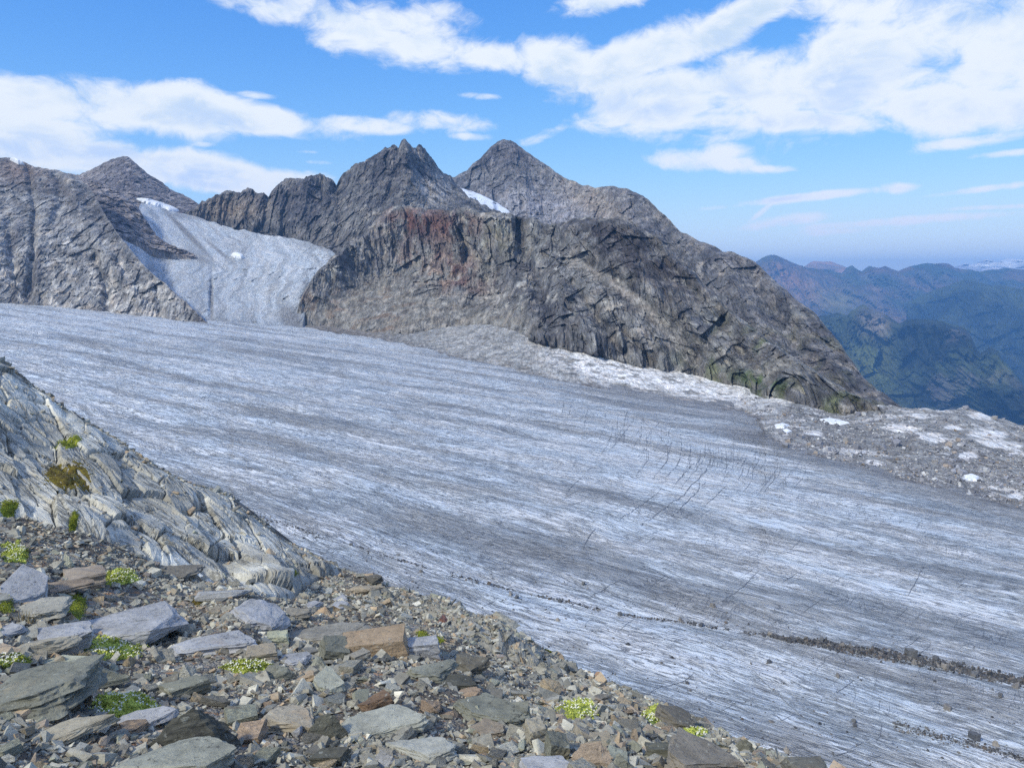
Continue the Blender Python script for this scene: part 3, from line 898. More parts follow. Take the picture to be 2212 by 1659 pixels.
ctrl_G += [(x, bt(x), gR(x, fe(x)) * k) for x, k in ((660, 1.04), (780, 1.05), (900, 1.12), (960, 1.2), (1060, 1.27), (1180, 1.22), (1300, 1.2), (1400, 1.2), (1500, 1.22), (1580, 1.2), (1700, 1.40), (1800, 1.42), (1900, 1.47), (2050, 1.52), (2212, 1.55), (2500, 1.5), (2900, 1.45))]
RG = tps(ctrl_G)


PALES = ((1945, 925, 46, 11), (2015, 943, 38, 14), (2130, 940, 56, 20), (2160, 960, 56, 12), (2095, 983, 30, 9), (2100, 1032, 24, 10), (1885, 998, 30, 9), (2195, 1072, 30, 9), (1700, 862, 70, 12), (2120, 900, 34, 10), (1760, 935, 30, 8), (1990, 900, 36, 7), (2060, 925, 26, 7))


def col_G(px, py, P, N):
    t = curve(BENCH_TOP, px.ravel()).reshape(px.shape); d = py - t
    n = fbm(P / 16, 5, 0.62, seed=61) * 1.6
    n2 = fbm(P / 7, 5, 0.62, seed=66) * 1.6
    nl = fbm(np.stack([P[..., 0] / 34, P[..., 1] / 22, P[..., 2] / 8], -1), 4, 0.6, seed=69) * 1.6
    grey = lerp(A(112, 113, 114), A(140, 141, 140), sst(n2, -0.3, 0.4))
    pale = lerp(A(222, 223, 223), A(182, 185, 187), sst(n2, -0.2, 0.5))
    k = sst(n, -0.20, 0.15) * (0.22 * sst(px, 860, 980) + 0.4 * sst(px, 1150, 1280))
    k = np.maximum(k, np.clip(blob(px, py, 1450, 808, 230, 38, 13) * 1.8, 0, 1) * sst(n, -0.45, -0.05))
    k = np.maximum(k, np.clip(blob(px, py, 1330, 800, 140, 30, 13) * 1.6, 0, 1) * sst(n, -0.40, 0.0))
    right = sst(px, 1640, 1720)
    k = k * (1 - right) + right * 0.6 * sst(nl, 0.32, 0.48)
    k = np.maximum(k, right * 0.7 * np.exp(-np.maximum(d, 0) / 14) * sst(n, -0.1, 0.3))
    for cx, cy, rx, ry in PALES:
        k = np.maximum(k, sst(blob(px, py, cx, cy, rx, ry, 5) + 0.5 * n, 0.45, 0.70) * 0.8)
    c = lerp(grey, pale, k)
    c = lerp(c, A(176, 156, 134), 0.18 * sst(n2, 0.35, 0.6) * k)
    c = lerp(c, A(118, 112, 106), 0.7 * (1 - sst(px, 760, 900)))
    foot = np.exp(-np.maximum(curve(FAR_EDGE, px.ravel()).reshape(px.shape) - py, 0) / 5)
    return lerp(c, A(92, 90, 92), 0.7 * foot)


def relief_G(P, px, py):
    q = P / 26
    hump = fbm(np.stack([q[..., 0], q[..., 1] * 0.6, q[..., 2] * 1.2], -1), 4, 0.5, seed=71)
    fine = 0.4 * ridged(P / 7.0, 5, 0.62, seed=72) + 1.0 * facet(P / 11.0, 3) + 0.45 * facet(P / 4.6, 5)
    k = 0.35 + 0.65 * (1 - sst(px, 1640, 1760))
    return 9.0 * k * hump + 1.7 * fine


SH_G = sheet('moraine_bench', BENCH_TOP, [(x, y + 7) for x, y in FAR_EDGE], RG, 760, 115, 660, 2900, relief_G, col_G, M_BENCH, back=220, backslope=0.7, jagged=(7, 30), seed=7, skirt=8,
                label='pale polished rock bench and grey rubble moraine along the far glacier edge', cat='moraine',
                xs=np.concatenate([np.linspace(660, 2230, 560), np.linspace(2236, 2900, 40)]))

ctrl_D = [(636, 705, 1262), (655, 692, 1256), (672, 606, 1310), (712, 560, 1350), (770, 512, 1400), (848, 441, 1430), (945, 452, 1340), (1060, 458, 1250), (1185, 486, 1180), (1298, 470, 1090), (1398, 499, 1045), (1478, 568, 990), (1543, 632, 930), (1660, 735, 800), (1790, 820, 712), (1900, 880, 660), (1960, 905, 650),
          (760, 640, 1300), (850, 620, 1318), (950, 630, 1240), (1050, 645, 1165)]
for _x in (670, 780, 900, 960, 1060, 1180, 1300, 1400, 1500, 1600, 1700, 1850):
    _r = float(RG(np.array(float(_x)), np.array(bt(_x))))
    ctrl_D += [(_x, bt(_x) + 2, _r * 1.004), (_x, bt(_x) + 26, _r * 1.008)]
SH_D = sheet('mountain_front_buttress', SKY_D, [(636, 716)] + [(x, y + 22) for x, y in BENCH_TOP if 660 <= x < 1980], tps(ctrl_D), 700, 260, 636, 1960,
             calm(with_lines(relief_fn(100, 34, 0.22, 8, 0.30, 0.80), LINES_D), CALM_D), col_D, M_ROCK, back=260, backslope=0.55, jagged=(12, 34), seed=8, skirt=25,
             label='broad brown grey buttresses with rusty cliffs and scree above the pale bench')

# rounded mountain beside the icefall
SKY_A = [(-900, 420), (-300, 372), (0, 340), (20, 342), (50, 353), (75, 361), (95, 362), (120, 366), (150, 376), (168, 382), (185, 398), (200, 415), (214, 440), (230, 468), (250, 499), (285, 545), (330, 590), (370, 626), (400, 652), (430, 682), (452, 700), (470, 712)]


def col_A(px, py, P, N):
    c = grey_mix(P, 70, 81, (A(108, 109, 112), A(134, 134, 135), A(168, 166, 162)))
    n = fbm(P / 38, 5, 0.6, seed=82) * 1.5
    n2 = fbm(P / 16, 5, 0.62, seed=83) * 1.5
    c = lerp(c, A(180, 177, 172), 0.7 * np.clip(blob(px, py, 90, 590, 200, 80, 10) + blob(px, py, 300, 640, 90, 50, 30), 0, 1) * sst(n2, -0.25, 0.25))
    c = lerp(c, A(160, 144, 128), 0.3 * sst(py, 620, 670) * sst(n, 0.0, 0.4))
    c = lerp(c, A(86, 82, 84), 0.75 * blob(px, py, 130, 410, 150, 34, 25) * sst(n, -0.5, 0.2))
    c = lerp(c, A(128, 106, 94), 0.5 * blob(px, py, 30, 370, 60, 25))
    c = lerp(c, A(72, 72, 80), 0.7 * np.clip(blob(px, py, 75, 600, 10, 60, 12) + blob(px, py, 30, 520, 14, 50, 15), 0, 1))
    c = lerp(c, A(78, 76, 78), 0.75 * blob(px, py, 435, 690, 30, 18))
    return c


ctrl_A = [(-900, 420, 1500), (-300, 372, 1600), (0, 340, 1850), (95, 362, 1800), (168, 382, 1750), (214, 440, 1620), (250, 499, 1480), (330, 590, 1330), (400, 652, 1230), (452, 700, 1170), (470, 712, 1160),
          (-900, 610, 900), (-300, 640, 1150), (0, 658, 1385), (120, 668, 1345), (230, 680, 1290), (330, 690, 1240), (430, 700, 1180), (0, 540, 1480), (100, 540, 1470), (200, 560, 1430), (0, 430, 1660), (100, 440, 1620)]
SH_A = sheet('mountain_rounded_slabs', SKY_A, [(x, y + 9) for x, y in FAR_EDGE[:7]], tps(ctrl_A), 460, 200, -900, 470, with_lines(relief_fn(60, 11, 0.05, 9, 0.50, 0.30, 0.1), LINES_A), col_A, M_ROCK_L, back=260, backslope=0.6, jagged=(8, 40), seed=9, skirt=20,
             xs=np.concatenate([np.linspace(-900, -10, 36), np.linspace(-6, 470, 300)]), label='rounded mountainside of pale slabs beside the icefall')

# rib of rock between the two ice streams
SKY_R = [(140, 376), (170, 379), (200, 386), (230, 396), (265, 416), (285, 436), (300, 452), (312, 470), (325, 490), (338, 508), (360, 525), (385, 537), (412, 546), (424, 552)]


def col_R(px, py, P, N):
    c = grey_mix(P, 90, 91, (A(122, 118, 120), A(144, 138, 136), A(170, 160, 150)))
    return lerp(c, A(70, 66, 70), 0.6 * blob(px, py, 240, 450, 60, 26, 45))


ctrl_R = [(140, 376, 2050), (200, 386, 2000), (265, 416, 1950), (300, 452, 1890), (338, 508, 1780), (424, 552, 1660), (150, 430, 1820), (200, 480, 1700), (250, 500, 1660), (300, 525, 1640), (360, 545, 1640), (424, 556, 1650)]
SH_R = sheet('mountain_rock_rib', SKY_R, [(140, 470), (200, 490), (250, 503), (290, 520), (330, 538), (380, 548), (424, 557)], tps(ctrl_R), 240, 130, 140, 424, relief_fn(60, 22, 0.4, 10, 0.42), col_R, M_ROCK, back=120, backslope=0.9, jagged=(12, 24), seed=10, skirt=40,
             label='dark wedge of rock splitting the upper icefall in two')

# pointed peak at the head of the icefall
SKY_B = [(120, 400), (165, 381), (200, 366), (225, 354), (240, 346), (255, 341), (268, 338), (276, 339), (286, 347), (300, 359), (320, 376), (340, 389), (360, 401), (380, 413), (400, 424), (418, 432), (432, 440), (460, 460)]


def col_B(px, py, P, N):
    c = grey_mix(P, 80, 95, (A(100, 97, 101), A(120, 116, 118), A(146, 140, 136)))
    return lerp(c, A(132, 126, 122), 0.6 * blob(px, py, 210, 372, 50, 10, -25))


ctrl_B = [(120, 400, 2600), (165, 381, 2600), (270, 338, 2550), (360, 401, 2450), (432, 440, 2350), (460, 460, 2300), (180, 440, 2250), (300, 432, 2200), (360, 450, 2200), (430, 466, 2180), (460, 480, 2180)]
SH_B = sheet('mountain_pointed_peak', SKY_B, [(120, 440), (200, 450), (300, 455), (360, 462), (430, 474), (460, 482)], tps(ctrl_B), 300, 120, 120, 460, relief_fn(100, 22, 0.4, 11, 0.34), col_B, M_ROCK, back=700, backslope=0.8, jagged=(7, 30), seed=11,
             label='pointed dark pyramid peak at the head of the icefall')

# ---- tributary ice
ICE_TOP = [(220, 480), (250, 494), (280, 490), (305, 436), (330, 446), (380, 458), (430, 470), (500, 494), (570, 506), (640, 517), (690, 532), (716, 542), (728, 552)]
ICE_BOT = [(220, 506), (250, 508), (300, 575), (350, 625), (400, 672), (440, 712), (470, 716), (560, 716), (640, 720), (652, 712), (664, 652), (680, 622), (700, 597), (716, 578), (728, 562)]
ctrl_I = [(220, 490, 1700), (305, 440, 2120), (380, 458, 2130), (430, 470, 2100), (500, 494, 1990), (570, 506, 1900), (640, 517, 1800), (716, 542, 1620), (250, 500, 1690), (330, 560, 1620), (424, 560, 1640), (300, 540, 1620), (400, 640, 1350), (440, 690, 1235),
          (470, 704, 1190), (560, 708, 1195), (650, 712, 1200), (680, 640, 1330), (660, 650, 1300), (520, 560, 1640), (560, 620, 1440), (600, 560, 1610), (690, 580, 1500), (480, 640, 1390), (456, 620, 1440)]


def make_icefall():
    xs = np.linspace(220, 728, 260)
    T = curve(ICE_TOP, xs) + jag(xs, 9, 30, 17); B = np.maximum(curve(ICE_BOT, xs), T + 2)
    v = np.linspace(0, 1, 160)[:, None]
    PY = T + (B - T) * v; PX = np.broadcast_to(xs, PY.shape)
    R = tps(ctrl_I)(PX, PY)
    P = unproject(PX, PY, R)
    # streams: down and to the right from the upper basin, then straight down the tongue
    bend = sst(PY, 520, 640)
    wob = 40 * fbm(P / 90.0, 4, 0.6, seed=65)
    ax = PX + (PY - 500) * -0.9 * (1 - bend)
    fl = np.stack([PY * 2.4 + 0.4 * PX, ax * 1.3 + wob, np.zeros(P.shape[:2])], -1)
    r = 4.0 * facet(P / 26.0, 9) + 2.0 * facet(P / 11.0, 8) + 9.0 * fbm(P / 120, 3, seed=61) + 2.2 * ridged(np.stack([fl[..., 1] / 12, fl[..., 0] / 60, 0 * ax], -1), 4, seed=62)
    r += 7.0 * blob(PX, PY, 690, 570, 30, 60, 20) * ridged(np.stack([fl[..., 1] / 9, fl[..., 0] / 40, 0 * ax], -1), 3, seed=64)
    r -= 14.0 * blob(PX, PY, 456, 640, 4, 60, 2)
    P = unproject(PX, PY, R - r)
    dirt = np.maximum.reduce([0.9 * blob(PX, PY, 400, 500, 95, 7, 46), 0.7 * blob(PX, PY, 470, 540, 50, 6, 40), 0.85 * blob(PX, PY, 457, 650, 5, 60, 0), 0.8 * blob(PX, PY, 450, 702, 40, 14), 0.9 * blob(PX, PY, 630, 690, 40, 26, 50), 0.7 * blob(PX, PY, 660, 640, 14, 40, 15),
                              0.6 * blob(PX, PY, 700, 535, 50, 10, 15), 0.55 * blob(PX, PY, 400, 468, 90, 8, 8), 0.6 * blob(PX, PY, 420, 555, 60, 10, 20), 0.5 * blob(PX, PY, 520, 700, 80, 10)])
    dirt = 1.15 * dirt + 0.04
    Pb = P[-1].copy(); Pb[:, 2] -= 30
    Pt = P[0] + ray(PX[0], PY[0]) * 60; Pt[:, 2] -= 20
    cat3 = lambda a: np.concatenate([a[:1], a, a[-1:]], 0)
    me = mesh_data('glacier_icefall', np.concatenate([Pt[None], P, Pb[None]], 0), grid_faces(162, 260), M_ICE2, smooth=True, attrs={'flow': cat3(fl), 'dirt': cat3(dirt)})
    o = add('glacier_icefall', me)
    tag(o, 'grey icefall tongue descending between the rounded mountain and the jagged ridge', 'glacier', kind='structure')
    return dict(o=o, xs=xs, T=T, B=B, P=P)


ICE = make_icefall()


def patch_from(S, name, poly, mat, lift, nu=26, nv=12, label=None, cat=None, kind=None, thick=None, R=None):
    """an irregular patch lying on a sheet, with a rounded rim"""
    poly = np.array(poly, float)
    c = poly.mean(0)
    ang = np.linspace(0, 2 * math.pi, nu * 4, endpoint=False)
    seg = np.r_[poly, poly[:1]]
    L = np.r_[0, np.cumsum(np.linalg.norm(np.diff(seg, axis=0), axis=1))]
    t = np.linspace(0, L[-1], nu * 4, endpoint=False)
    bx = np.interp(t, L, seg[:, 0]); by = np.interp(t, L, seg[:, 1])
    wob = 1 + 0.10 * fbm(np.stack([np.cos(ang) * 3, np.sin(ang) * 3, np.full_like(ang, c[0])], -1), 4, 0.6, seed=4)
    bx = c[0] + (bx - c[0]) * wob; by = c[1] + (by - c[1]) * wob
    V = []; rr = np.linspace(0, 1, nv)
    for r in rr:
        x = c[0] + (bx - c[0]) * r; y = c[1] + (by - c[1]) * r
        p = lookup(S, x, y)
        h = lift * (1 - r ** 4) - (0.25 * lift if r == 1 else 0)
        tow = -ray(x, y); tow[:, 2] = 0
        p = p + np.array([0, 0, 1.0]) * h + tow * h * 0.7
        V.append(p)
    V = np.array(V); m = nu * 4
    i = np.arange(nv * m).reshape(nv, m); j = np.roll(i, -1, 1)
    f = np.stack([i[:-1], i[1:], j[1:], j[:-1]], -1).reshape(-1, 4)
    o = add(name, mesh_data(name, V, f, mat, smooth=True))
    return tag(o, label, cat, kind=kind)


patch_from(ICE, 'snow_patch', [(498, 552), (506, 549), (520, 553), (530, 557), (522, 560), (508, 558)], M_SNOW, 7, label='small white snow patch in the middle of the icefall', cat='snow patch')
patch_from(SH_B, 'snow_patch', [(292, 430), (312, 432), (330, 438), (345, 441), (358, 445), (390, 457), (370, 459), (345, 452), (318, 443)], M_SNOW, 9, label='long white snowfield below the pointed peak at the icefall head', cat='snow patch')
patch_from(SH_A, 'snow_patch', [(20, 346), (34, 349), (54, 357), (40, 356)], M_SNOW, 7, label='thin snow streak just under the crest of the rounded mountain', cat='snow patch')
patch_from(ICE, 'snow_patch', [(252, 496), (262, 496), (268, 501), (256, 503)], M_SNOW, 8, label='small snow scrap at the top of the narrower ice stream', cat='snow patch')
patch_from(SH_F, 'hanging_glacier', [(976, 402), (1000, 408), (1030, 418), (1060, 432), (1085, 446), (1106, 461), (1075, 470), (1040, 462), (1005, 440)], plain('hanging_ice', A(176, 184, 200), 0.7, 0.12, 0.02), 9,
           label='pale hanging glacier lying between the three toothed tower and the pyramid peak', cat='glacier')
patch_from(SH_G, 'snow_patch', [(1768, 906), (1790, 903), (1815, 908), (1837, 914), (1815, 919), (1785, 916)], M_SNOW, 1.6, label='largest white snow patch on the moraine below the pale bench end', cat='snow patch')
patch_from(SH_G, 'snow_patch', [(1672, 918), (1690, 914), (1706, 918), (1694, 926), (1676, 926)], M_SNOW, 1.4, label='upper of two snow patches where the moraine meets the brown ice', cat='snow patch')
patch_from(SH_G, 'snow_patch', [(1686, 930), (1700, 926), (1712, 932), (1700, 937)], M_SNOW, 1.2, label='lower of two snow patches where the moraine meets the brown ice', cat='snow patch')
patch_from(SH_G, 'snow_patch', [(2080, 1027), (2098, 1023), (2117, 1030), (2112, 1040), (2090, 1038)], M_SNOW, 1.2, label='white snow patch low on the moraine beside the glacier edge', cat='snow patch')

# ------------------------------------------------------------------ valley and far ranges
Z3 = lambda pts: [(1466 + x * 0.3955, 463 + y * 0.3955) for x, y in pts]


def col_valley(base, hi, seed, sc, extra=None):
    def f(px, py, P, N):
        n = fbm(P / sc, 5, 0.6, seed=seed) * 1.6 + 0.5
        c = lerp(base, hi, sst(n, 0.25, 0.8))
        if extra:
            c = extra(c, px, py, P)
        return c
    return f


V_GREEN, V_DKGREEN, V_BROWN, V_ROCK = A(62, 68, 50), A(36, 42, 36), A(98, 82, 68), A(96, 92, 90)


def ex_far(c, px, py, P):
    n = fbm(P / 500, 4, seed=7)
    c = lerp(c, A(140, 108, 84), 0.8 * np.clip(blob(px, py, 1720, 625, 80, 30, 20) + 0.7 * blob(px, py, 1690, 590, 40, 16, 25), 0, 1))
    c = lerp(c, A(120, 114, 70), 0.7 * blob(px, py, 1810, 650, 60, 24, 10))
    return lerp(c, V_ROCK, 0.5 * sst(n, 0.05, 0.3))


far_sky = Z3([(-400, 300), (100, 300), (420, 262), (450, 240), (470, 230), (500, 219), (525, 219), (560, 236), (600, 255), (640, 270), (700, 293), (760, 300), (820, 306), (890, 320), (915, 295), (945, 279), (975, 300), (1000, 311), (1020, 295), (1040, 284), (1080, 290), (1105, 292), (1128, 278), (1160, 297), (1200, 311), (1240, 296), (1300, 278), (1350, 268), (1400, 272), (1440, 268), (1480, 271), (1510, 291), (1560, 300), (1650, 312), (1700, 303), (1780, 298), (1887, 301), (2300, 330), (3300, 300)])
def tpsk(k, c):
    return tps([(x, y, r * k) for x, y, r in c])


SH_V1 = sheet('mountain_valley_side', far_sky, [(1300, 980), (2900, 980)], tps([(1300, 560, 15000), (1632, 566, 15000), (1671, 549, 15200), (1800, 585, 15800), (1900, 577, 16000), (2060, 570, 17000), (2212, 582, 17500), (2900, 580, 17000), (1700, 650, 14000), (1850, 680, 13500), (2000, 660, 14800), (2212, 640, 15800), (1850, 800, 12000), (2100, 850, 11500), (2900, 980, 10500), (1500, 980, 10500), (2200, 980, 10500)]),
              320, 130, 1450, 2900, relief_fn(2000, 760, 0.1, 21, 0.24, 0.8), col_valley(V_GREEN, V_BROWN, 22, 900, ex_far), M_VALLEY, back=5000, backslope=0.4, jagged=(4, 30), seed=21, skirt=300,
              label='long blue hazed mountainside with brown summits across the valley')
SH_V2 = sheet('mountain_green_shoulder', Z3([(1250, 480), (1330, 440), (1430, 402), (1500, 378), (1545, 362), (1580, 354), (1610, 364), (1640, 376), (1720, 388), (1760, 386), (1800, 395), (1887, 412), (2300, 470), (3300, 560)]), [(1900, 980), (2900, 1000)],
              tps([(1960, 640, 12500), (2090, 603, 12300), (2212, 626, 12000), (2900, 690, 11500), (2000, 720, 11500), (2212, 720, 11200), (2100, 850, 10000), (2212, 980, 9000), (2900, 980, 8800), (1960, 980, 9000)]),
              200, 100, 1960, 2900, relief_fn(1500, 520, 0.1, 24, 0.22, 0.7), col_valley(V_DKGREEN, V_GREEN, 25, 700), M_VALLEY, back=2500, backslope=0.5, jagged=(3.5, 26), seed=24, skirt=300,
              label='smooth green mountain shoulder below the far ridge')


def ex_spur(c, px, py, P):
    n = fbm(P / 480, 5, 0.6, seed=29) * 1.5
    c = lerp(c, V_ROCK, 0.6 * sst(n, 0.1, 0.4))
    c = lerp(c, A(140, 128, 116), 0.85 * blob(px, py, 1890, 705, 36, 26, 45) * sst(n, -0.3, 0.2))
    c = lerp(c, A(96, 104, 56), 0.8 * np.clip(blob(px, py, 1880, 790, 70, 40, 50) + 0.6 * blob(px, py, 2180, 790, 30, 60, 50), 0, 1))
    return c


SH_V3 = sheet('mountain_valley_spur', Z3([(500, 700), (600, 640), (700, 580), (780, 552), (830, 545), (862, 538), (890, 542), (920, 552), (960, 522), (1000, 496), (1020, 498), (1045, 513), (1080, 530), (1110, 545), (1150, 562), (1190, 590), (1215, 600), (1245, 580), (1285, 570), (1310, 575), (1340, 568), (1400, 580), (1450, 590), (1480, 603), (1510, 612), (1540, 607), (1570, 630), (1600, 672), (1625, 730), (1645, 765), (1670, 745), (1700, 722), (1725, 738), (1745, 752), (1770, 795), (1800, 830), (1840, 880), (1887, 935), (2100, 1100), (3300, 1500)]),
              [(1640, 960), (2212, 960), (2900, 1090)], tps([(1640, 740, 8600), (1770, 682, 8600), (1862, 660, 8500), (1950, 700, 8200), (2000, 690, 8000), (2075, 705, 7800), (2117, 765, 7500), (2138, 750, 7400), (2212, 833, 7000), (2900, 1050, 6000), (1800, 850, 7800), (1950, 880, 7300), (2100, 880, 6900), (1700, 960, 7200), (2212, 960, 6500), (2900, 1080, 5900)]),
              360, 160, 1640, 2900, relief_fn(800, 520, 0.1, 27, 0.30, 0.9), col_valley(V_DKGREEN, A(62, 70, 50), 28, 400, ex_spur), M_VALLEY, back=900, backslope=0.9, jagged=(8, 26), seed=27, skirt=400,
              label='dark craggy spur with pointed towers in the blue valley')
SH_V4 = sheet('mountain_brown_dome', Z3([(560, 330), (640, 300), (690, 284), (715, 265), (740, 255), (790, 259), (805, 260), (830, 257), (870, 272), (910, 288), (1000, 310), (1100, 330)]), [(1687, 600), (1900, 600)], lambda x, y: 22000 + 0 * x - (y - 560) * 80, 120, 30, 1687, 1900, relief_fn(1800, 500, 0.1, 31, 0.2), col_valley(A(170, 130, 104), A(140, 116, 96), 32, 900), M_VALLEY, back=3000, backslope=0.3, jagged=(1, 20), seed=31, skirt=800,
              label='pinkish brown domed summit peeping over the valley ridge')
def col_snowpk(px, py, P, N):
    n = fbm(P / 1500, 5, 0.65, seed=36) * 1.6
    return lerp(A(170, 172, 182), A(252, 252, 252), sst(n + sst(px, 2080, 2180) * 0.35 - 0.02 * (py - 565), -0.1, 0.25))


SH_V5 = sheet('mountain_snowy_massif', Z3([(1400, 310), (1500, 289), (1530, 278), (1560, 268), (1600, 272), (1640, 264), (1660, 252), (1680, 245), (1710, 250), (1740, 266), (1765, 250), (1800, 238), (1830, 242), (1860, 246), (1887, 252), (2100, 262), (2300, 300), (3300, 320)]), [(2000, 600), (2900, 605)], lambda x, y: 24000 + 0 * x - (y - 560) * 90, 200, 40, 2000, 2900, relief_fn(4000, 1500, 0.1, 35, 0.25), col_snowpk, M_VALLEY, back=3500, backslope=0.3, jagged=(4, 18), seed=35, skirt=1500,
              label='faint snow covered massif on the far horizon')
gp = np.array([[-28900, -28900, -3100], [28900, -28900, -3100], [28900, 28900, -3100], [-28900, 28900, -3100]], float)
tag(add('valley_ground', mesh_data('valley_ground', gp, [[0, 1, 2, 3]], M_VALLEY, col=np.tile(V_GREEN, (4, 1)))), 'green valley floor far below the glacier', 'ground', kind='structure')

# ------------------------------------------------------------------ foreground slope
OUT1 = [(-950, 300), (-950, 1120), (0, 1122), (60, 1118), (110, 1138), (160, 1146), (205, 1160), (262, 1182), (310, 1205), (360, 1222), (420, 1238), (450, 1262), (500, 1262), (560, 1286), (640, 1294), (668, 1262), (700, 1246), (745, 1240), (700, 1160), (600, 1050), (300, 850), (0, 500)]
OUT2 = [(905, 1275), (1000, 1300), (1060, 1325), (1250, 1405), (1300, 1455), (1250, 1452), (1150, 1440), (1075, 1418), (1010, 1380), (940, 1330), (890, 1300)]
ctrl_S = [(e[0], e[1], e[2]) for e in EDGE if e[0] in (-900, -300, 0, 138, 300, 495, 640, 720, 870, 1030, 1150, 1250, 1350, 1450, 1550, 1650, 1750, 1850, 2212, 2900)]
ctrl_S += [(-900, 1125, 7.0), (-900, 1659, 2.8), (0, 1659, 2.8), (500, 1659, 2.8), (1000, 1659, 2.85), (1500, 1659, 3.15), (0, 1450, 3.9), (500, 1450, 4.05), (1000, 1450, 4.3), (1300, 1540, 4.0), (0, 1300, 5.05), (500, 1300, 5.4), (800, 1330, 5.9), (1000, 1370, 5.6),
           (0, 1130, 7.0), (260, 1185, 6.9), (480, 1270, 6.4), (640, 1290, 6.5), (0, 960, 8.9), (250, 1050, 8.4), (450, 1150, 8.1), (0, 2250, 1.25), (1106, 2250, 1.25), (2212, 2250, 1.4), (2900, 2300, 1.4), (-900, 2250, 1.25)]


def make_slope():
    xs = np.concatenate([np.linspace(-900, -20, 36), np.linspace(-15, 800, 330), np.linspace(803, 1800, 210), np.linspace(1810, 2900, 36)])
    edge = [(e[0], e[1]) for e in EDGE]
    T = curve(edge, xs) + jag(xs, 7, 70, 3, 6)
    B = np.full_like(xs, 2260.0)
    # rows dense inside the picture
    k = np.linspace(0, 1, 440)
    v = np.concatenate([np.linspace(0, 0.34, 230), np.linspace(0.3425, 0.60, 90), np.linspace(0.61, 1.0, 20)])
    vv = v[:, None]
    PY = T + (B - T) * vv
    PX = np.broadcast_to(xs, PY.shape)
    P = unproject(PX, PY, tps(ctrl_S)(PX, PY))
    outc = poly_in(PX, PY, OUT1) | poly_in(PX, PY, OUT2)
    nrm = grid_normals(P)
    nrm[nrm[..., 2] < 0] *= -1
    # joint-bounded plates elongated down the dip
    ang = math.radians(38)
    wx = PX + 11 * fbm(np.stack([PX / 90, PY / 90, 0 * PX], -1), 4, 0.55, seed=77)
    wy = PY + 11 * fbm(np.stack([PX / 90, PY / 90, 0 * PX + 5], -1), 4, 0.55, seed=78)
    al = wx * math.cos(ang) + wy * math.sin(ang); ac = -wx * math.sin(ang) + wy * math.cos(ang)
    r2 = np.random.default_rng(5)

    def cells(n, sa, sc_, seed):
        rr = np.random.default_rng(seed)
        sx = rr.uniform(-900, 1320, n * 3); sy = rr.uniform(430, 1480, n * 3)
        sel = (poly_in(sx, sy, OUT1) | poly_in(sx, sy, OUT2)) & (sy > np.interp(sx, xs, T) - 60)
        dens = (sx > -60) | (rr.random(len(sx)) < 0.25)
        sx, sy = sx[sel & dens], sy[sel & dens]
        sa_, sc2 = sx * math.cos(ang) + sy * math.sin(ang), -sx * math.sin(ang) + sy * math.cos(ang)
        F1 = np.full(PX.shape, 1e9); F2 = F1.copy(); I = np.zeros(PX.shape, int)
        for i in range(len(sx)):
            d = np.hypot((al - sa_[i]) / sa, (ac - sc2[i]) / sc_)
            nw = d < F1
            F2 = np.where(nw, F1, np.minimum(F2, d)); I = np.where(nw, i, I); F1 = np.where(nw, d, F1)
        return F1, F2 - F1, I, sa_, sc2
    F1, E1, I1, ca, cc = cells(190, 88.0, 26.0, 21)
    _, E2, I2, da, dc = cells(420, 44.0, 12.0, 22)
    off1 = r2.normal(0, 0.022, len(ca) + 1); tl = r2.normal(0, 0.0009, (len(ca) + 1, 2))
    off2 = r2.normal(0, 0.013, len(da) + 1)
    hgt = off1[I1] + tl[I1, 0] * (al - ca[I1]) * 0.5 + tl[I1, 1] * (ac - cc[I1]) + off2[I2]
    hgt = np.clip(hgt, -0.13, 0.13)
    hgt -= 0.085 * np.exp(-(E1 / 0.05) ** 2) + 0.020 * np.exp(-(E2 / 0.05) ** 2)
    qf = np.stack([al / 120, ac / 9.0, 0 * al], -1)
    hgt += 0.012 * ridged(qf, 5, 0.6, seed=31) + 0.010 * fbm(P * 9, 5, 0.62, seed=32) + 0.03 * fbm(P * 1.3, 3, seed=33)
    rough = 0.030 * fbm(P * 2.2, 4, 0.55, seed=35) + 0.012 * fbm(P * 9, 4, 0.6, seed=36)
    om = outc.astype(float)
    for ax, nn in ((0, 9), (1, 11), (0, 9), (1, 11)):
        cs = np.cumsum(np.concatenate([np.repeat(om.take([0], ax), nn, ax), om, np.repeat(om.take([-1], ax), nn, ax)], ax), ax)
        hi = cs.take(range(2 * nn, cs.shape[ax]), ax); lo = cs.take(range(0, cs.shape[ax] - 2 * nn), ax)
        om = (hi - lo) / (2 * nn)
    om = sst(om, 0.42, 0.85)
    d = rough * (1 - om) + (hgt + 0.02) * om - 0.03 * np.exp(-((om - 0.05) / 0.12) ** 2) * outc
    fade = np.where(outc, 0.35 + 0.65 * sst(vv, 0.0, 0.02), 1.0)
    P = P + nrm * (d * fade)[..., None]
    # far side of the crest drops steeply to the ice
    rad = ray(PX[0], PY[0]); rad[:, 2] = 0; rad /= np.linalg.norm(rad, axis=1)[:, None]
    rad = rad * 0.35 + np.array([0.75, 0.55, 0]) * 0.65
    rows = []; nb = 26
    for kk in range(nb, 0, -1):
        s = 150 * (kk / nb) ** 3.0
        b = P[0] + rad * s; b[:, 2] -= s * 0.62 + 0.10 * min(s, 4)
        b[:, 2] += 0.07 * s * fbm(b / 9.0, 4, seed=12)
        rows.append(b)
    Pf = np.concatenate([np.array(rows), P], 0)
    of = np.concatenate([np.zeros((nb, len(xs)), bool), outc], 0)
    fm = of[:-1, :-1] & of[1:, :-1] & of[1:, 1:] & of[:-1, 1:]
    nc = len(xs)
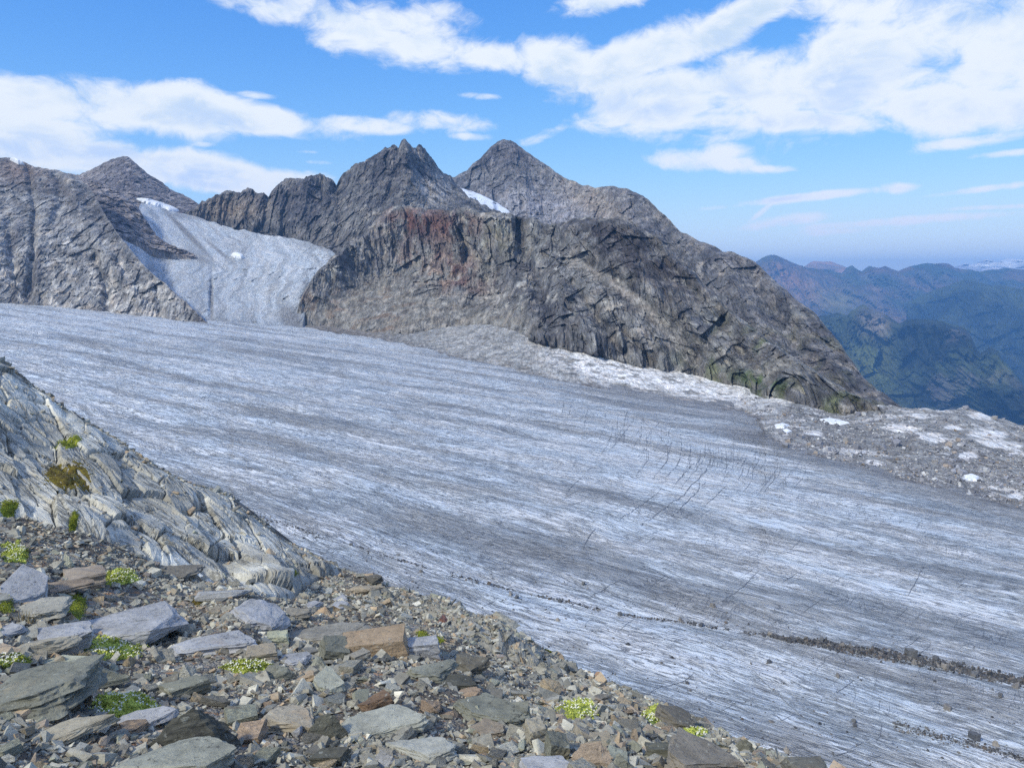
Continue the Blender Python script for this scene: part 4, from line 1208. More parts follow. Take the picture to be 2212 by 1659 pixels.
    g = add('stony_slope_ground', mesh_data('stony_slope_ground', Pf, grid_faces(nb + len(v), nc, ~fm), M_SOIL, smooth=False))
    tag(g, 'stony ground of the near slope between the loose stones', 'ground', kind='structure')
    # outcrop: one mesh for each joint-bounded slab
    root = empty('bedrock_outcrop', tuple(map(float, P[int(len(v) * 0.3), np.searchsorted(xs, 300)])))
    tag(root, 'pale grey cracked bedrock slabs rising behind the loose stones', 'rock outcrop', kind='structure')
    fol = np.stack([al / 200.0, ac / 200.0, 0 * al], -1)
    n = fbm(P * 0.8, 5, 0.6, seed=41) * 1.6
    lum = r2.normal(1.0, 0.10, len(ca) + 1)[I1]
    col = lerp(A(150, 150, 145), A(184, 184, 178), sst(n, -0.3, 0.45)) * lum[..., None]
    col = lerp(col, A(128, 124, 112), 0.5 * sst(fbm(P * 1.6, 5, 0.6, seed=43), 0.10, 0.30))
    col = lerp(col, A(128, 126, 118), 0.75 * sst(PX, 780, 900))
    col = col * np.array([1.02, 1.0, 0.95])
    fi = grid_faces(len(v), nc).reshape(len(v) - 1, nc - 1, 4)
    fm2 = fm[nb:]
    fid = I1[:-1, :-1]
    Pv = P.reshape(-1, 3); cv = col.reshape(-1, 3); fv = fol.reshape(-1, 3)
    for c in np.unique(fid[fm2]):
        fc = fi[fm2 & (fid == c)]
        if len(fc) < 12 and False:
            continue
        ids, inv = np.unique(fc, return_inverse=True)
        me = mesh_data('slab', Pv[ids] - np.array(root.location), inv.reshape(-1, 4), M_SLAB, cv[ids], smooth=False, attrs={'fol': fv[ids]})
        add('slab', me, root)
    return dict(xs=xs, T=T, B=B, P=P, v=v, outc=outc, PX=PX, PY=PY, back=Pf[:nb + 1])


SL = make_slope()

# ------------------------------------------------------------------ loose stones
GREY, LGREY, SLATE, TAN, GREENG, RUSTY, PINK, PALE, BLACK, BROWN = (A(126, 125, 122), A(160, 160, 157), A(84, 89, 94), A(150, 130, 106), A(118, 122, 112), A(150, 98, 62), A(142, 116, 108), A(188, 190, 190), A(54, 56, 60), A(116, 100, 86))


def hull(kind, seed, sub=0, rough=0.03, lay=0.5, lite=False):
    """an angular stone about one unit wide, resting on z = 0; returns vertices and triangles"""
    r = np.random.default_rng(seed)
    if kind == 'slab':
        n = 5 + seed % 2 if lite else 8 + seed % 4
        a = np.sort(r.uniform(0, 2 * math.pi, n)); rad = r.uniform(0.40, 0.5, n)
        base = np.stack([np.cos(a) * rad, np.sin(a) * rad], -1)
        pts = [(x, y, 0.10 * r.random()) for x, y in base]
        k = r.uniform(0.72, 0.98, n); tilt = r.normal(0, 0.16, 2)
        pts += [(x * q + 0.03 * r.normal(), y * q + 0.03 * r.normal(), 0.85 + tilt[0] * x * 2 + tilt[1] * y * 2 + 0.08 * r.normal()) for (x, y), q in zip(base, k)]
    elif kind == 'block':
        pts = []
        for x in (-.5, .5):
            for y in (-.5, .5):
                for z in (0, 1):
                    pts.append((x * r.uniform(.72, 1), y * r.uniform(.72, 1), z * r.uniform(.68, 1)))
        for _ in range(0 if lite else 5):
            pts.append((r.uniform(-.5, .5), r.uniform(-.5, .5), r.uniform(.1, .9)))
    elif kind == 'pyramid':
        pts = [(r.uniform(-.16, .16), r.uniform(-.1, .2), 1.0), (r.uniform(-.25, .05), r.uniform(0, .25), r.uniform(.75, .92)), (r.uniform(.05, .3), r.uniform(-.1, .2), r.uniform(.5, .8))]
        n = 5 if lite else 7
        a = np.linspace(0, 2 * math.pi, n, endpoint=False) + r.normal(0, .2, n)
        pts += [(np.cos(t) * r.uniform(.4, .5), np.sin(t) * r.uniform(.36, .5), r.uniform(0, .12)) for t in a]
        pts += [(np.cos(t) * r.uniform(.28, .42), np.sin(t) * r.uniform(.25, .4), r.uniform(.3, .5)) for t in a[::2]]
    else:                                                  # boulder
        v = r.normal(size=(9 if lite else 16, 3)); v /= np.linalg.norm(v, axis=1)[:, None]
        v = np.sign(v) * np.abs(v) ** 0.8
        pts = [tuple(q * .5 + np.array([0, 0, .5])) for q in v]
    bm = bmesh.new()
    for q in pts:
        bm.verts.new(q)
    bmesh.ops.convex_hull(bm, input=bm.verts)
    for vtx in [vv for vv in bm.verts if not vv.link_faces]:
        bm.verts.remove(vtx)
    bmesh.ops.triangulate(bm, faces=bm.faces)
    if sub:
        bmesh.ops.subdivide_edges(bm, edges=bm.edges, cuts=sub, use_grid_fill=True)
        bmesh.ops.triangulate(bm, faces=bm.faces)
    bm.verts.ensure_lookup_table()
    V = np.array([v.co[:] for v in bm.verts]); Fc = np.array([[l.index for l in f.verts] for f in bm.faces])
    bm.free()
    lo, hi = V.min(0), V.max(0)
    V = (V - lo) / (hi - lo) - np.array([.5, .5, 0])
    if sub:
        c = V - np.array([0, 0, .45]); u = c / (np.linalg.norm(c, axis=1)[:, None] + 1e-6)
        n1 = fbm(V * 2.4 + seed, 3, .6, seed=seed % 50); n2 = fbm(V * 9 + seed, 4, .65, seed=seed % 40)
        lyr = fbm(np.stack([V[:, 0] * 1.2 + seed, V[:, 1] * 1.2, V[:, 2] * 9 + V[:, 0] * 1.5], -1), 3, .6, seed=3)
        fcx = facet(V * np.array([2.2, 2.2, 3.0]) + seed * .37, 2) + .5 * facet(V * 5.0 + seed * .71, 4)
        V = V + u * (rough * (1.3 * n1 + 1.0 * n2 + 1.5 * fcx) + rough * lay * 2.0 * lyr)[:, None]
    return V, Fc


FGK = np.array([1.27, 1.24, 1.08])
LAND = []            # landmarks: (px, py, short phrase)
OCC = []             # stones already placed, as (px, py, rx, ry)


def place_stone(name, x0, x1, y0, y1, kind, col, label, seed, short=None, yaw=None, sub=5, rough=0.042, tilt=(0, 0), lay=0.7, cat='stone', group=None):
    cx = 0.5 * (x0 + x1)
    base = lookup(SL, cx, min(y1, 1900.0))
    dist = np.linalg.norm(base - EYE)
    w = (x1 - x0) * dist / F * 1.03
    Hh = (y1 - y0) * dist / F
    dep = math.asin((EYE[2] - base[2]) / dist)
    share = {'slab': 0.36, 'block': 0.62, 'pyramid': 0.80, 'boulder': 0.70}[kind]
    col = 0.55 * col + 0.45 * A(130, 128, 124) * (col.mean() / A(130, 128, 124).mean()) ** 0.8
    col = np.array([col[0], min(col[1], col[0] * 1.03), min(col[2], col[0] * 0.95)])
    h = Hh * share / math.cos(dep) * 0.80
    d = np.clip(Hh * (1 - share) / math.sin(dep) * 1.25, 0.30 * w, 1.4 * w)
    V, Fc = hull(kind, seed, sub, rough, lay)
    yw = (random.uniform(-.5, .5) if yaw is None else yaw)
    # turn the outline inside its own box so that the width stays that of the photograph
    c, s = math.cos(yw), math.sin(yw)
    V = np.stack([V[:, 0] * c - V[:, 1] * s, V[:, 0] * s + V[:, 1] * c, V[:, 2]], -1)
    V[:, :2] -= 0.5 * (V[:, :2].max(0) + V[:, :2].min(0))
    V[:, :2] /= (V[:, :2].max(0) - V[:, :2].min(0))
    V = V * np.array([w, d, h * 1.10])
    az = math.atan2(base[0], base[1])
    c, s = math.cos(-az), math.sin(-az)
    V = np.stack([V[:, 0] * c - V[:, 1] * s, V[:, 0] * s + V[:, 1] * c, V[:, 2]], -1)
    loc = base + np.array([math.sin(az), math.cos(az), 0]) * d * 0.42
    o = add(name, mesh_data(name, V, Fc, M_STONE))
    o.location = (loc[0], loc[1], base[2] - 0.17 * h)
    o.rotation_euler = (tilt[0], tilt[1], 0)
    o.color = tuple(np.clip(col * FGK, 0, .40)) + (1,)
    tag(o, label, cat, group)
    OCC.append((cx, 0.5 * (y0 + y1), 0.5 * (x1 - x0), 0.5 * (y1 - y0)))
    if short:
        LAND.append((cx, y1, short))
    return o


HERO = [
 # x0, x1, y0, y1, kind, colour, short phrase, label
 (-46, 200, 1436, 1556, 'slab', A(98, 102, 98), 'big banded slab', 'big dark banded slab tilted up at the picture corner edge, largest of the near stones', dict(tilt=(0.0, -0.10), lay=1.1, sub=9)),
 (152, 262, 1432, 1486, 'pyramid', A(112, 118, 122), 'peaked blue grey stone', 'peaked blue grey stone leaning behind the big banded slab', dict(sub=6)),
 (181, 384, 1305, 1394, 'slab', A(184, 187, 192), 'broad pale slab', 'broad pale slab with a tan patch, above the largest mid flower cushion', dict(sub=9, rough=0.016, yaw=.25)),
 (364, 546, 1366, 1414, 'slab', A(166, 169, 174), 'long streaky slab', 'long pale streaky slab touching the broad pale slab', dict(lay=1.2, sub=8, yaw=.05)),
 (321, 497, 1526, 1632, 'pyramid', A(60, 62, 68), 'black pyramid boulder', 'black speckled pyramid shaped boulder at the bottom of the slope', dict(sub=9, rough=.035)),
 (234, 478, 1607, 1700, 'slab', A(122, 126, 124), 'speckled bottom slab', 'grey speckled slab in front of the black pyramid boulder', dict(sub=9, rough=.02)),
 (247, 369, 1535, 1572, 'slab', A(164, 172, 168), 'light flat slab', 'light green grey flat slab lying before the largest flower cushion', dict(sub=7, rough=.018, yaw=.1)),
 (40, 224, 1565, 1610, 'slab', A(140, 128, 114), 'tan long slab', 'long tan slab with a rusty front edge below the big banded slab', dict(sub=7, yaw=.03, lay=.8)),
 (81, 188, 1258, 1286, 'slab', A(124, 106, 94), 'red brown layered slab', 'red brown layered slab above the dark green moss', dict(lay=1.2, sub=6, yaw=.08)),
 (152, 221, 1220, 1268, 'block', A(126, 112, 104), 'brown grey block', 'brown grey block beside the flower cushion near the outcrop', dict(sub=6)),
 (-20, 87, 1230, 1300, 'slab', A(166, 174, 182), 'bluish tilted slab', 'pale bluish slab sloping down from the picture side', dict(sub=7, tilt=(0, .35), rough=.018)),
 (14, 143, 1296, 1340, 'slab', A(128, 126, 122), 'layered grey slab', 'layered grey slab with split edges under the bluish tilted slab', dict(lay=1.4, sub=7)),
 (102, 190, 1346, 1404, 'block', A(158, 158, 158), 'cracked pale stone', 'cracked pale stone against the near end of the broad pale slab', dict(sub=6, rough=.04)),
 (76, 188, 1414, 1450, 'slab', A(150, 136, 120), 'tan slab', 'tan slab behind the peaked blue grey stone', dict(sub=6)),
 (40, 156, 1373, 1416, 'boulder', A(132, 126, 116), 'brownish hump', 'low brownish hump of rock before the cracked pale stone', dict(sub=6)),
 (334, 436, 1216, 1254, 'slab', A(96, 92, 90), 'overhanging dark slab', 'dark slab with a black overhang at the foot of the outcrop', dict(sub=6, lay=1.2)),
 (432, 539, 1270, 1296, 'boulder', A(146, 146, 144), 'oval boulder', 'smooth oval grey boulder half sunk in fine gravel', dict(sub=6, rough=.015)),
 (496, 622, 1294, 1360, 'slab', A(162, 170, 176), 'blue white ledge', 'blue white ledge dipping toward the tan blocks', dict(sub=7, tilt=(0, .25))),
 (356, 446, 1462, 1504, 'block', A(92, 98, 102), 'dark slate pair', 'dark slate block carrying a small tan stone', dict(sub=6)),
 (136, 157, 1188, 1226, 'pyramid', A(158, 142, 120), 'upright tan finger', 'small upright tan finger of stone at the edge of the outcrop', dict(sub=5)),
 (-10, 47, 1348, 1376, 'slab', A(160, 164, 168), 'pale corner slab', 'pale slab cut by the picture edge under the layered grey slab', dict(sub=5)),
 (745, 877, 1350, 1420, 'block', A(128, 104, 80), 'orange brown block', 'large orange brown rectangular block', dict(sub=8, rough=.016, yaw=.06, lay=.3)),
 (620, 806, 1346, 1394, 'slab', A(112, 110, 110), 'dark topped slab', 'grey slab with a dark top running into the orange brown block', dict(sub=7, yaw=.04)),
 (690, 748, 1366, 1424, 'block', A(84, 92, 100), 'blue slate block', 'blue slate block standing against the orange brown block', dict(sub=6, tilt=(.1, .3))),
 (758, 804, 1400, 1435, 'block', A(110, 106, 104), 'square grey stone', 'square grey stone in front of the orange brown block', dict(sub=5, tilt=(0, -.25))),
 (871, 948, 1366, 1420, 'block', A(164, 164, 162), 'white fractured block', 'whitish fractured block adjoining the orange brown block', dict(sub=6, rough=.045)),
 (880, 990, 1424, 1472, 'slab', A(98, 104, 110), 'slate plate', 'wide slate plate below the whitish fractured block', dict(sub=6, lay=1.2)),
 (940, 1030, 1452, 1486, 'slab', A(62, 64, 66), 'black layered block', 'black layered block beneath the wide slate plate', dict(sub=6, lay=1.4)),
 (984, 1058, 1402, 1458, 'boulder', A(82, 80, 78), 'dark hollowed boulder', 'dark hollowed boulder near the crest with a shaded underside', dict(sub=6, rough=.05)),
 (566, 682, 1526, 1588, 'slab', A(132, 122, 110), 'brown slab with orange end', 'brown slab with an orange end beside the white pebble', dict(sub=7, tilt=(0, .12))),
 (740, 918, 1526, 1594, 'slab', A(136, 138, 134), 'big speckled slab', 'big speckled grey slab spotted with black lichen in mid rubble', dict(sub=9, rough=.022)),
 (834, 980, 1592, 1648, 'slab', A(172, 154, 128), 'cream and orange slab', 'cream topped slab with an orange front near the bottom', dict(sub=8, yaw=.12, lay=.8)),
 (796, 866, 1610, 1662, 'pyramid', A(158, 164, 154), 'pale green stone', 'pale green angular stone touching the cream and orange slab', dict(sub=6)),
 (675, 754, 1610, 1650, 'block', A(66, 68, 70), 'black bottom block', 'black block next to the mossy grey stone at the bottom', dict(sub=6)),
 (664, 748, 1530, 1594, 'pyramid', A(72, 76, 80), 'black lichen wedge', 'wedge of rock black with lichen beside the big speckled slab', dict(sub=7)),
 (782, 852, 1494, 1544, 'block', A(104, 76, 58), 'rust brown hollow stone', 'rust brown hollow stone standing behind the big speckled slab', dict(sub=6, rough=.05, tilt=(0, -.3))),
 (678, 742, 1445, 1500, 'slab', A(126, 138, 138), 'greenish plate', 'greenish grey plate in the middle of the rubble', dict(sub=6, tilt=(.2, .15))),
 (984, 1144, 1500, 1568, 'slab', A(96, 106, 112), 'long blue slate', 'long blue slate slab lower on the right of the rubble', dict(sub=8, tilt=(0, .12), lay=.9)),
 (988, 1041, 1482, 1508, 'slab', A(140, 112, 88), 'rusty plate', 'rusty plate above the long blue slate slab', dict(sub=5)),
 (1008, 1088, 1554, 1594, 'slab', A(118, 104, 92), 'brown plate', 'brown plate with a shaded lip below the long blue slate slab', dict(sub=6)),
 (632, 653, 1559, 1590, 'boulder', A(206, 206, 210), 'white pebble', 'single rounded white pebble', dict(sub=4, rough=.012)),
 (788, 828, 1232, 1264, 'boulder', A(78, 76, 76), 'dark crest cairn stone', 'dark stone perched on the crest against the ice', dict(sub=5, rough=.05)),
 (756, 830, 1254, 1284, 'boulder', A(128, 116, 104), 'brown crest boulder', 'brown boulder right under the dark perched crest stone', dict(sub=6)),
 (944, 962, 1322, 1348, 'block', A(104, 58, 54), 'dark red flake', 'dark red flake standing on edge near the crest', dict(sub=4, tilt=(0, .5))),
 (656, 698, 1292, 1314, 'slab', A(170, 170, 164), 'first pale plate', 'pale plate lying nearest the outcrop foot in the crest rubble', dict(sub=4)),
 (715, 750, 1283, 1300, 'slab', A(190, 192, 192), 'white plate', 'whitest small plate below the brown crest boulder', dict(sub=4)),
 (718, 754, 1299, 1318, 'slab', A(172, 178, 178), 'pale blue plate', 'pale blue plate just under the whitest small plate', dict(sub=4)),
 (595, 676, 1308, 1337, 'slab', A(112, 106, 100), 'brown split slab', 'brown split slab tilted over the blue white ledge', dict(sub=6, lay=1.3, tilt=(0, .12))),
 (580, 622, 1358, 1390, 'block', A(160, 138, 112), 'tan block', 'tan block left of the dark topped slab', dict(sub=5)),
 (560, 632, 1434, 1474, 'pyramid', A(96, 102, 110), 'slate wedge', 'slate wedge beside the small flower cushion in mid rubble', dict(sub=6)),
 (638, 682, 1448, 1478, 'slab', A(150, 116, 92), 'orange tipped plate', 'orange tipped plate next to the slate wedge', dict(sub=5, tilt=(0, -.2))),
 (608, 670, 1409, 1444, 'slab', A(168, 172, 172), 'pale wedge', 'pale streaked wedge below the tan block', dict(sub=6)),
 (666, 704, 1408, 1446, 'pyramid', A(122, 128, 124), 'grey triangle', 'small grey triangle of rock beside the pale streaked wedge', dict(sub=5)),
 (538, 596, 1389, 1430, 'block', A(128, 116, 102), 'brown bellied stone', 'stone with a brown belly at the end of the long streaky slab', dict(sub=6)),
 (1080, 1143, 1508, 1566, 'boulder', A(94, 102, 104), 'blue boulder', 'rounded blue grey boulder at the end of the long blue slate slab', dict(sub=6)),
 (1135, 1180, 1548, 1616, 'block', A(128, 122, 112), 'upright grey block', 'upright grey tan block below the rounded blue grey boulder', dict(sub=6)),
 (1176, 1224, 1578, 1644, 'block', A(84, 90, 96), 'upright dark block', 'upright dark block leaning on the upright grey tan block', dict(sub=6, tilt=(0, .12))),
 (1230, 1322, 1590, 1655, 'pyramid', A(134, 116, 108), 'pinkish boulder', 'big pinkish brown boulder with a pointed top', dict(sub=7)),
 (1318, 1370, 1619, 1672, 'pyramid', A(98, 102, 106), 'dark pointed stone', 'dark pointed stone in front of the pinkish brown boulder', dict(sub=6)),
 (1396, 1459, 1598, 1644, 'block', A(70, 74, 80), 'black striped block', 'black block streaked with pale vertical stripes', dict(sub=6, yaw=.1)),
 (1450, 1612, 1592, 1690, 'slab', A(106, 100, 98), 'broad brown grey slab', 'broad brown grey slab sloping away beyond the black striped block', dict(sub=9, rough=.03, tilt=(0, .18))),
 (1586, 1629, 1590, 1624, 'pyramid', A(92, 96, 94), 'dark crest block', 'dark pointed block on the crest above the broad brown grey slab', dict(sub=5)),
 (1416, 1495, 1523, 1574, 'slab', A(84, 80, 78), 'dark roof slab', 'dark slab forming a small roof near the crest', dict(sub=6, tilt=(0, .3), lay=1.2)),
 (1281, 1302, 1443, 1460, 'pyramid', A(142, 104, 84), 'orange crest triangle', 'small orange triangle stone on the crest', dict(sub=4)),
 (1284, 1322, 1495, 1515, 'slab', A(98, 94, 92), 'small overhang plate', 'small plate with a black hollow under it near the crest', dict(sub=5)),
 (1696, 1784, 1636, 1690, 'slab', A(84, 84, 84), 'last dark hump', 'dark hump at the lower end of the crest', dict(sub=6)),
 (1128, 1238, 1637, 1690, 'slab', A(166, 170, 164), 'pale bottom slab', 'pale slab cut by the bottom edge before the upright blocks', dict(sub=6)),
 (1306, 1340, 1539, 1558, 'pyramid', A(122, 108, 94), 'brown tent stone', 'small tent shaped brown stone beside the crest flower cushion', dict(sub=4)),
]
for i, (x0, x1, y0, y1, kind, colr, short, lab, kw) in enumerate(HERO):
    place_stone('stone', x0, x1, y0, y1, kind, colr, lab, 100 + i * 7, short, **kw)

# ---- cushions of moss and of white-flowered plants (placed before the smaller stones so that these keep clear)
CUSH = [
 (0, 64, 1174, 1220, 'f', 'green cushion with white flowers at the foot of the outcrop'),
 (220, 304, 1232, 1268, 'f', 'bright green cushion with white flowers beside the brown grey block'),
 (182, 311, 1376, 1432, 'f', 'loose white flowered cushion under the broad pale slab'),
 (-10, 68, 1420, 1449, 'f', 'yellow green flower cushion above the big banded slab'),
 (192, 353, 1499, 1562, 'f', 'largest yellow green flower cushion behind the light flat slab'),
 (482, 592, 1428, 1456, 'f', 'low white flower cushion in front of the long streaky slab'),
 (1200, 1296, 1514, 1560, 'f', 'white flowered cushion near the crest above the pinkish boulder'),
 (1466, 1533, 1573, 1599, 'f', 'low flower cushion behind the broad brown grey slab'),
 (1388, 1444, 1528, 1568, 'f', 'thin flower cushion against the dark roof slab'),
 (-6, 40, 1092, 1124, 'm', 'bright moss strip at the lower edge of the outcrop'),
 (84, 200, 990, 1072, 'b', 'large brown and yellow moss pad in a hollow of the outcrop'),
 (122, 172, 948, 975, 'm', 'small moss pad above the large brown moss pad'),
 (127, 194, 1276, 1350, 'm', 'dark green moss beside the broad pale slab'),
 (-12, 34, 1266, 1334, 'm', 'moss hanging under the bluish tilted slab'),
 (896, 927, 1364, 1385, 'm', 'moss tuft on the whitish fractured block'),
 (612, 642, 1238, 1259, 'm', 'moss spot on the outcrop near the crest'),
 (146, 167, 1121, 1152, 'm', 'moss line in a crack of the outcrop'),
 (1170, 1194, 1388, 1407, 'm', 'moss tuft on the crest slabs above the ice'),
 (938, 960, 1378, 1393, 'm', 'small moss tuft right of the whitish fractured block'),
 (415, 440, 1290, 1312, 'b', 'small brown moss tuft in fine gravel above the long streaky slab'),
]


def mossbase(px, py):
    return lookup(SL, px, py)


def make_cushion(i, x0, x1, y0, y1, kd, label):
    r = np.random.default_rng(900 + i)
    cx, cy, rx, ry = .5 * (x0 + x1), .5 * (y0 + y1), .5 * (x1 - x0), .5 * (y1 - y0)
    c0 = lookup(SL, cx, cy); dist = np.linalg.norm(c0 - EYE)
    root = empty('flower_cushion' if kd == 'f' else 'moss_cushion', tuple(map(float, c0)))
    tag(root, label, 'cushion plant' if kd == 'f' else 'moss', 'white flowered cushions' if kd == 'f' else 'moss pads')
    hgt = (0.032 if kd == 'f' else 0.018) * (dist / 5) ** 0.5

    def outline(a):
        return 0.98 + 0.75 * fbm(np.stack([np.cos(a) * 1.9 + i, np.sin(a) * 1.9, 0 * a + i], -1), 4, .65, seed=6)

    def surf(x, y):
        a = np.arctan2((y - cy) / ry, (x - cx) / rx)
        q = np.hypot((x - cx) / rx, (y - cy) / ry) / outline(a)
        p = lookup(SL, x, y)
        lump = 0.35 * fbm(np.stack([x / rx * 3, y / ry * 3, 0 * x + i], -1), 3, seed=9)
        p[..., 2] += hgt * np.clip(1 - q ** 3, -0.25, 1) * (0.85 + lump)
        return p, q
    m, nr = 40, 9
    a = np.linspace(0, 2 * math.pi, m, endpoint=False)
    o = outline(a)
    V = []
    for k in np.linspace(0.0, 1.0, nr):
        p, q = surf(cx + rx * o * np.cos(a) * k * .98, cy + ry * o * np.sin(a) * k * .98)
        p[:, 2] -= 0.008 + (0.03 if k == 1 else 0)
        V.append(p)
    V = np.array(V) - c0
    I = np.arange(nr * m).reshape(nr, m); J = np.roll(I, -1, 1)
    f = np.stack([I[:-1], I[1:], J[1:], J[:-1]], -1).reshape(-1, 4)
    mat = {'f': M_LEAF, 'm': M_MOSS, 'b': M_MOSSB}[kd]
    add('cushion', mesh_data('cushion', V, f, mat, smooth=True), root)
    # leaves
    area = (rx * ry) ** .5
    n = int(np.clip(area * (52 if kd == 'f' else 40), 500, 3600))
    t = r.uniform(0, 2 * math.pi, n); k = np.sqrt(r.random(n))
    ot = outline(t)
    x, y = cx + rx * ot * k * np.cos(t), cy + ry * ot * k * np.sin(t)
    if kd == 'f':       # straggling: leave a few bare gaps
        keep = fbm(np.stack([x / 18, y / 11, 0 * x + i], -1), 3, seed=2) > -0.22
        x, y = x[keep], y[keep]
    p, q = surf(x, y); p = p - c0
    n = len(x)
    L = (0.011 if kd == 'f' else 0.007) * r.uniform(.7, 1.5, n) * (dist / 5) ** .35
    th = r.uniform(0, 2 * math.pi, n); el = r.uniform(.2, 1.2, n)
    dr = np.stack([np.cos(th) * np.cos(el), np.sin(th) * np.cos(el), np.sin(el)], -1)
    sd_ = np.stack([-np.sin(th), np.cos(th), 0 * th], -1)
    wv = (L * .34)[:, None] * sd_
    Vl = np.stack([p, p + dr * L[:, None] * .55 + wv, p + dr * L[:, None] * 1.1, p + dr * L[:, None] * .55 - wv], 1).reshape(-1, 3)
    lv = add('foliage', mesh_data('foliage', Vl, np.arange(4 * n).reshape(-1, 4), mat), root)
    lv['kind'] = 'stuff'
    if kd == 'f':
        nf = int(np.clip(area * 4.0, 30, 340))
        t = r.uniform(0, 2 * math.pi, nf * 2); k = np.sqrt(r.random(nf * 2)); ot = outline(t)
        x, y = cx + rx * ot * k * np.cos(t) * .95, cy + ry * ot * k * np.sin(t) * .95
        keep = fbm(np.stack([x / 30, y / 16, 0 * x + i + 3], -1), 2, seed=5) > -0.05
        x, y = x[keep][:nf], y[keep][:nf]; nf = len(x)
        p, q = surf(x, y); p = p - c0; p[:, 2] += 0.012
        rad = 0.0048 * r.uniform(.7, 1.2, nf) * (dist / 5) ** .3
        nn = np.stack([r.normal(0, .45, nf), r.normal(-.35, .4, nf), np.ones(nf)], -1); nn /= np.linalg.norm(nn, axis=1)[:, None]
        e1 = np.cross(nn, [0, 1.0, 0.2]); e1 /= np.linalg.norm(e1, axis=1)[:, None]; e2 = np.cross(nn, e1)
        ring = []
        for s in range(10):
            an = s * math.pi / 5; rr = rad * (1.0 if s % 2 == 0 else .62)
            ring.append(p + (e1 * math.cos(an) + e2 * math.sin(an)) * rr[:, None] + nn * (rad * .25)[:, None])
        Vf = np.concatenate([p[:, None], np.stack(ring, 1)], 1)
        base = (np.arange(nf) * 11)[:, None, None]
        tri = np.array([[0, 1 + s, 1 + (s + 1) % 10] for s in range(10)])[None]
        fl = add('flower_heads', mesh_data('flower_heads', Vf.reshape(-1, 3), (base + tri).reshape(-1, 3), M_PETAL), root)
        fl['kind'] = 'stuff'
    OCC.append((cx, cy, rx, ry))


for i, cdef in enumerate(CUSH):
    make_cushion(i, *cdef)

# dry grass tufts
for i, (gx, gy, gh, lab) in enumerate(((172, 1434, 24, 'small dry grass tuft beside the peaked blue grey stone'), (60, 1352, 30, 'dry brown grass hanging below the layered grey slab'), (560, 1398, 16, 'tiny dry tuft by the stone with a brown belly'))):
    r = np.random.default_rng(70 + i)
    c0 = lookup(SL, gx, gy); ds = np.linalg.norm(c0 - EYE); hh = gh * ds / F
    Vg, Fg = [], []
    for b in range(60):
        a = r.uniform(0, 6.28); ln = r.uniform(.1, .9); p0 = np.array([r.normal(0, hh * .35), r.normal(0, hh * .15), -.005])
        out = np.array([math.cos(a), math.sin(a), 0])
        side = np.array([-math.sin(a), math.cos(a), 0]) * .0018
        for s in range(4):
            u = s / 3
            q = p0 + out * hh * ln * u * u + np.array([0, 0, hh * (u - .45 * ln * u * u)])
            Vg += [q - side * (1 - .8 * u), q + side * (1 - .8 * u)]
            if s:
                k = len(Vg); Fg.append((k - 4, k - 3, k - 1, k - 2))
    og = add('grass_tuft', mesh_data('grass_tuft', np.array(Vg), np.array(Fg), M_DRY)); og.location = c0
    tag(og, lab, 'grass tuft')

# ---- middle-sized stones: each one a thing, named after the landmark it lies by
MIDC = [(A(128, 127, 124), 'grey', .30), (A(162, 162, 159), 'light grey', .20), (A(86, 92, 97), 'slate blue', .16), (A(152, 134, 110), 'tan', .12), (A(116, 120, 110), 'greenish', .08), (A(138, 114, 96), 'rusty', .04), (A(138, 122, 114), 'pinkish', .06), (A(74, 74, 76), 'blackish', .04)]
NMID = 300 - len(HERO)
mid_shapes = []
for k in range(18):
    kd = ['slab', 'slab', 'block', 'boulder', 'pyramid', 'slab'][k % 6]
    Vm, Fm = hull(kd, 400 + k * 3, 2, .035, .7)
    mid_shapes.append((kd, mesh_data('stone', Vm, Fm, M_STONE)))
r = np.random.default_rng(55)
ORD = ['', 'second ', 'third ', 'fourth ', 'fifth ', 'sixth ', 'seventh ']
mids = []
tries = 0
while len(mids) < NMID and tries < 28900:
    tries += 1
    x = r.uniform(-20, 1720); y = r.uniform(1130, 1690)
    te = np.interp(x, SL['xs'], SL['T'])
    if y < te + 8 or poly_in(np.array([x]), np.array([y]), OUT1)[0] or (poly_in(np.array([x]), np.array([y]), OUT2)[0] and r.random() < .8):
        continue
    if x < 620 and y < 1420 and r.random() < .45:
        continue
    g = 0.6 + 0.9 * np.clip((y - 1200) / 450, 0, 1)
    w = g * np.exp(r.normal(math.log(21), .42)); hgt = w * r.uniform(.22, .6)
    ok = True
    for (ox, oy, orx, ory) in OCC:
        if abs(x - ox) < (orx + w * .5) * .80 and abs(y - hgt * .5 - oy) < (ory + hgt * .5) * .80:
            ok = False; break
    if not ok:
        continue
    OCC.append((x, y - hgt * .5, w * .5, hgt * .5))
    mids.append((x, y, w, hgt))
mids.sort(key=lambda q: q[1])
counts = {}
pending = []
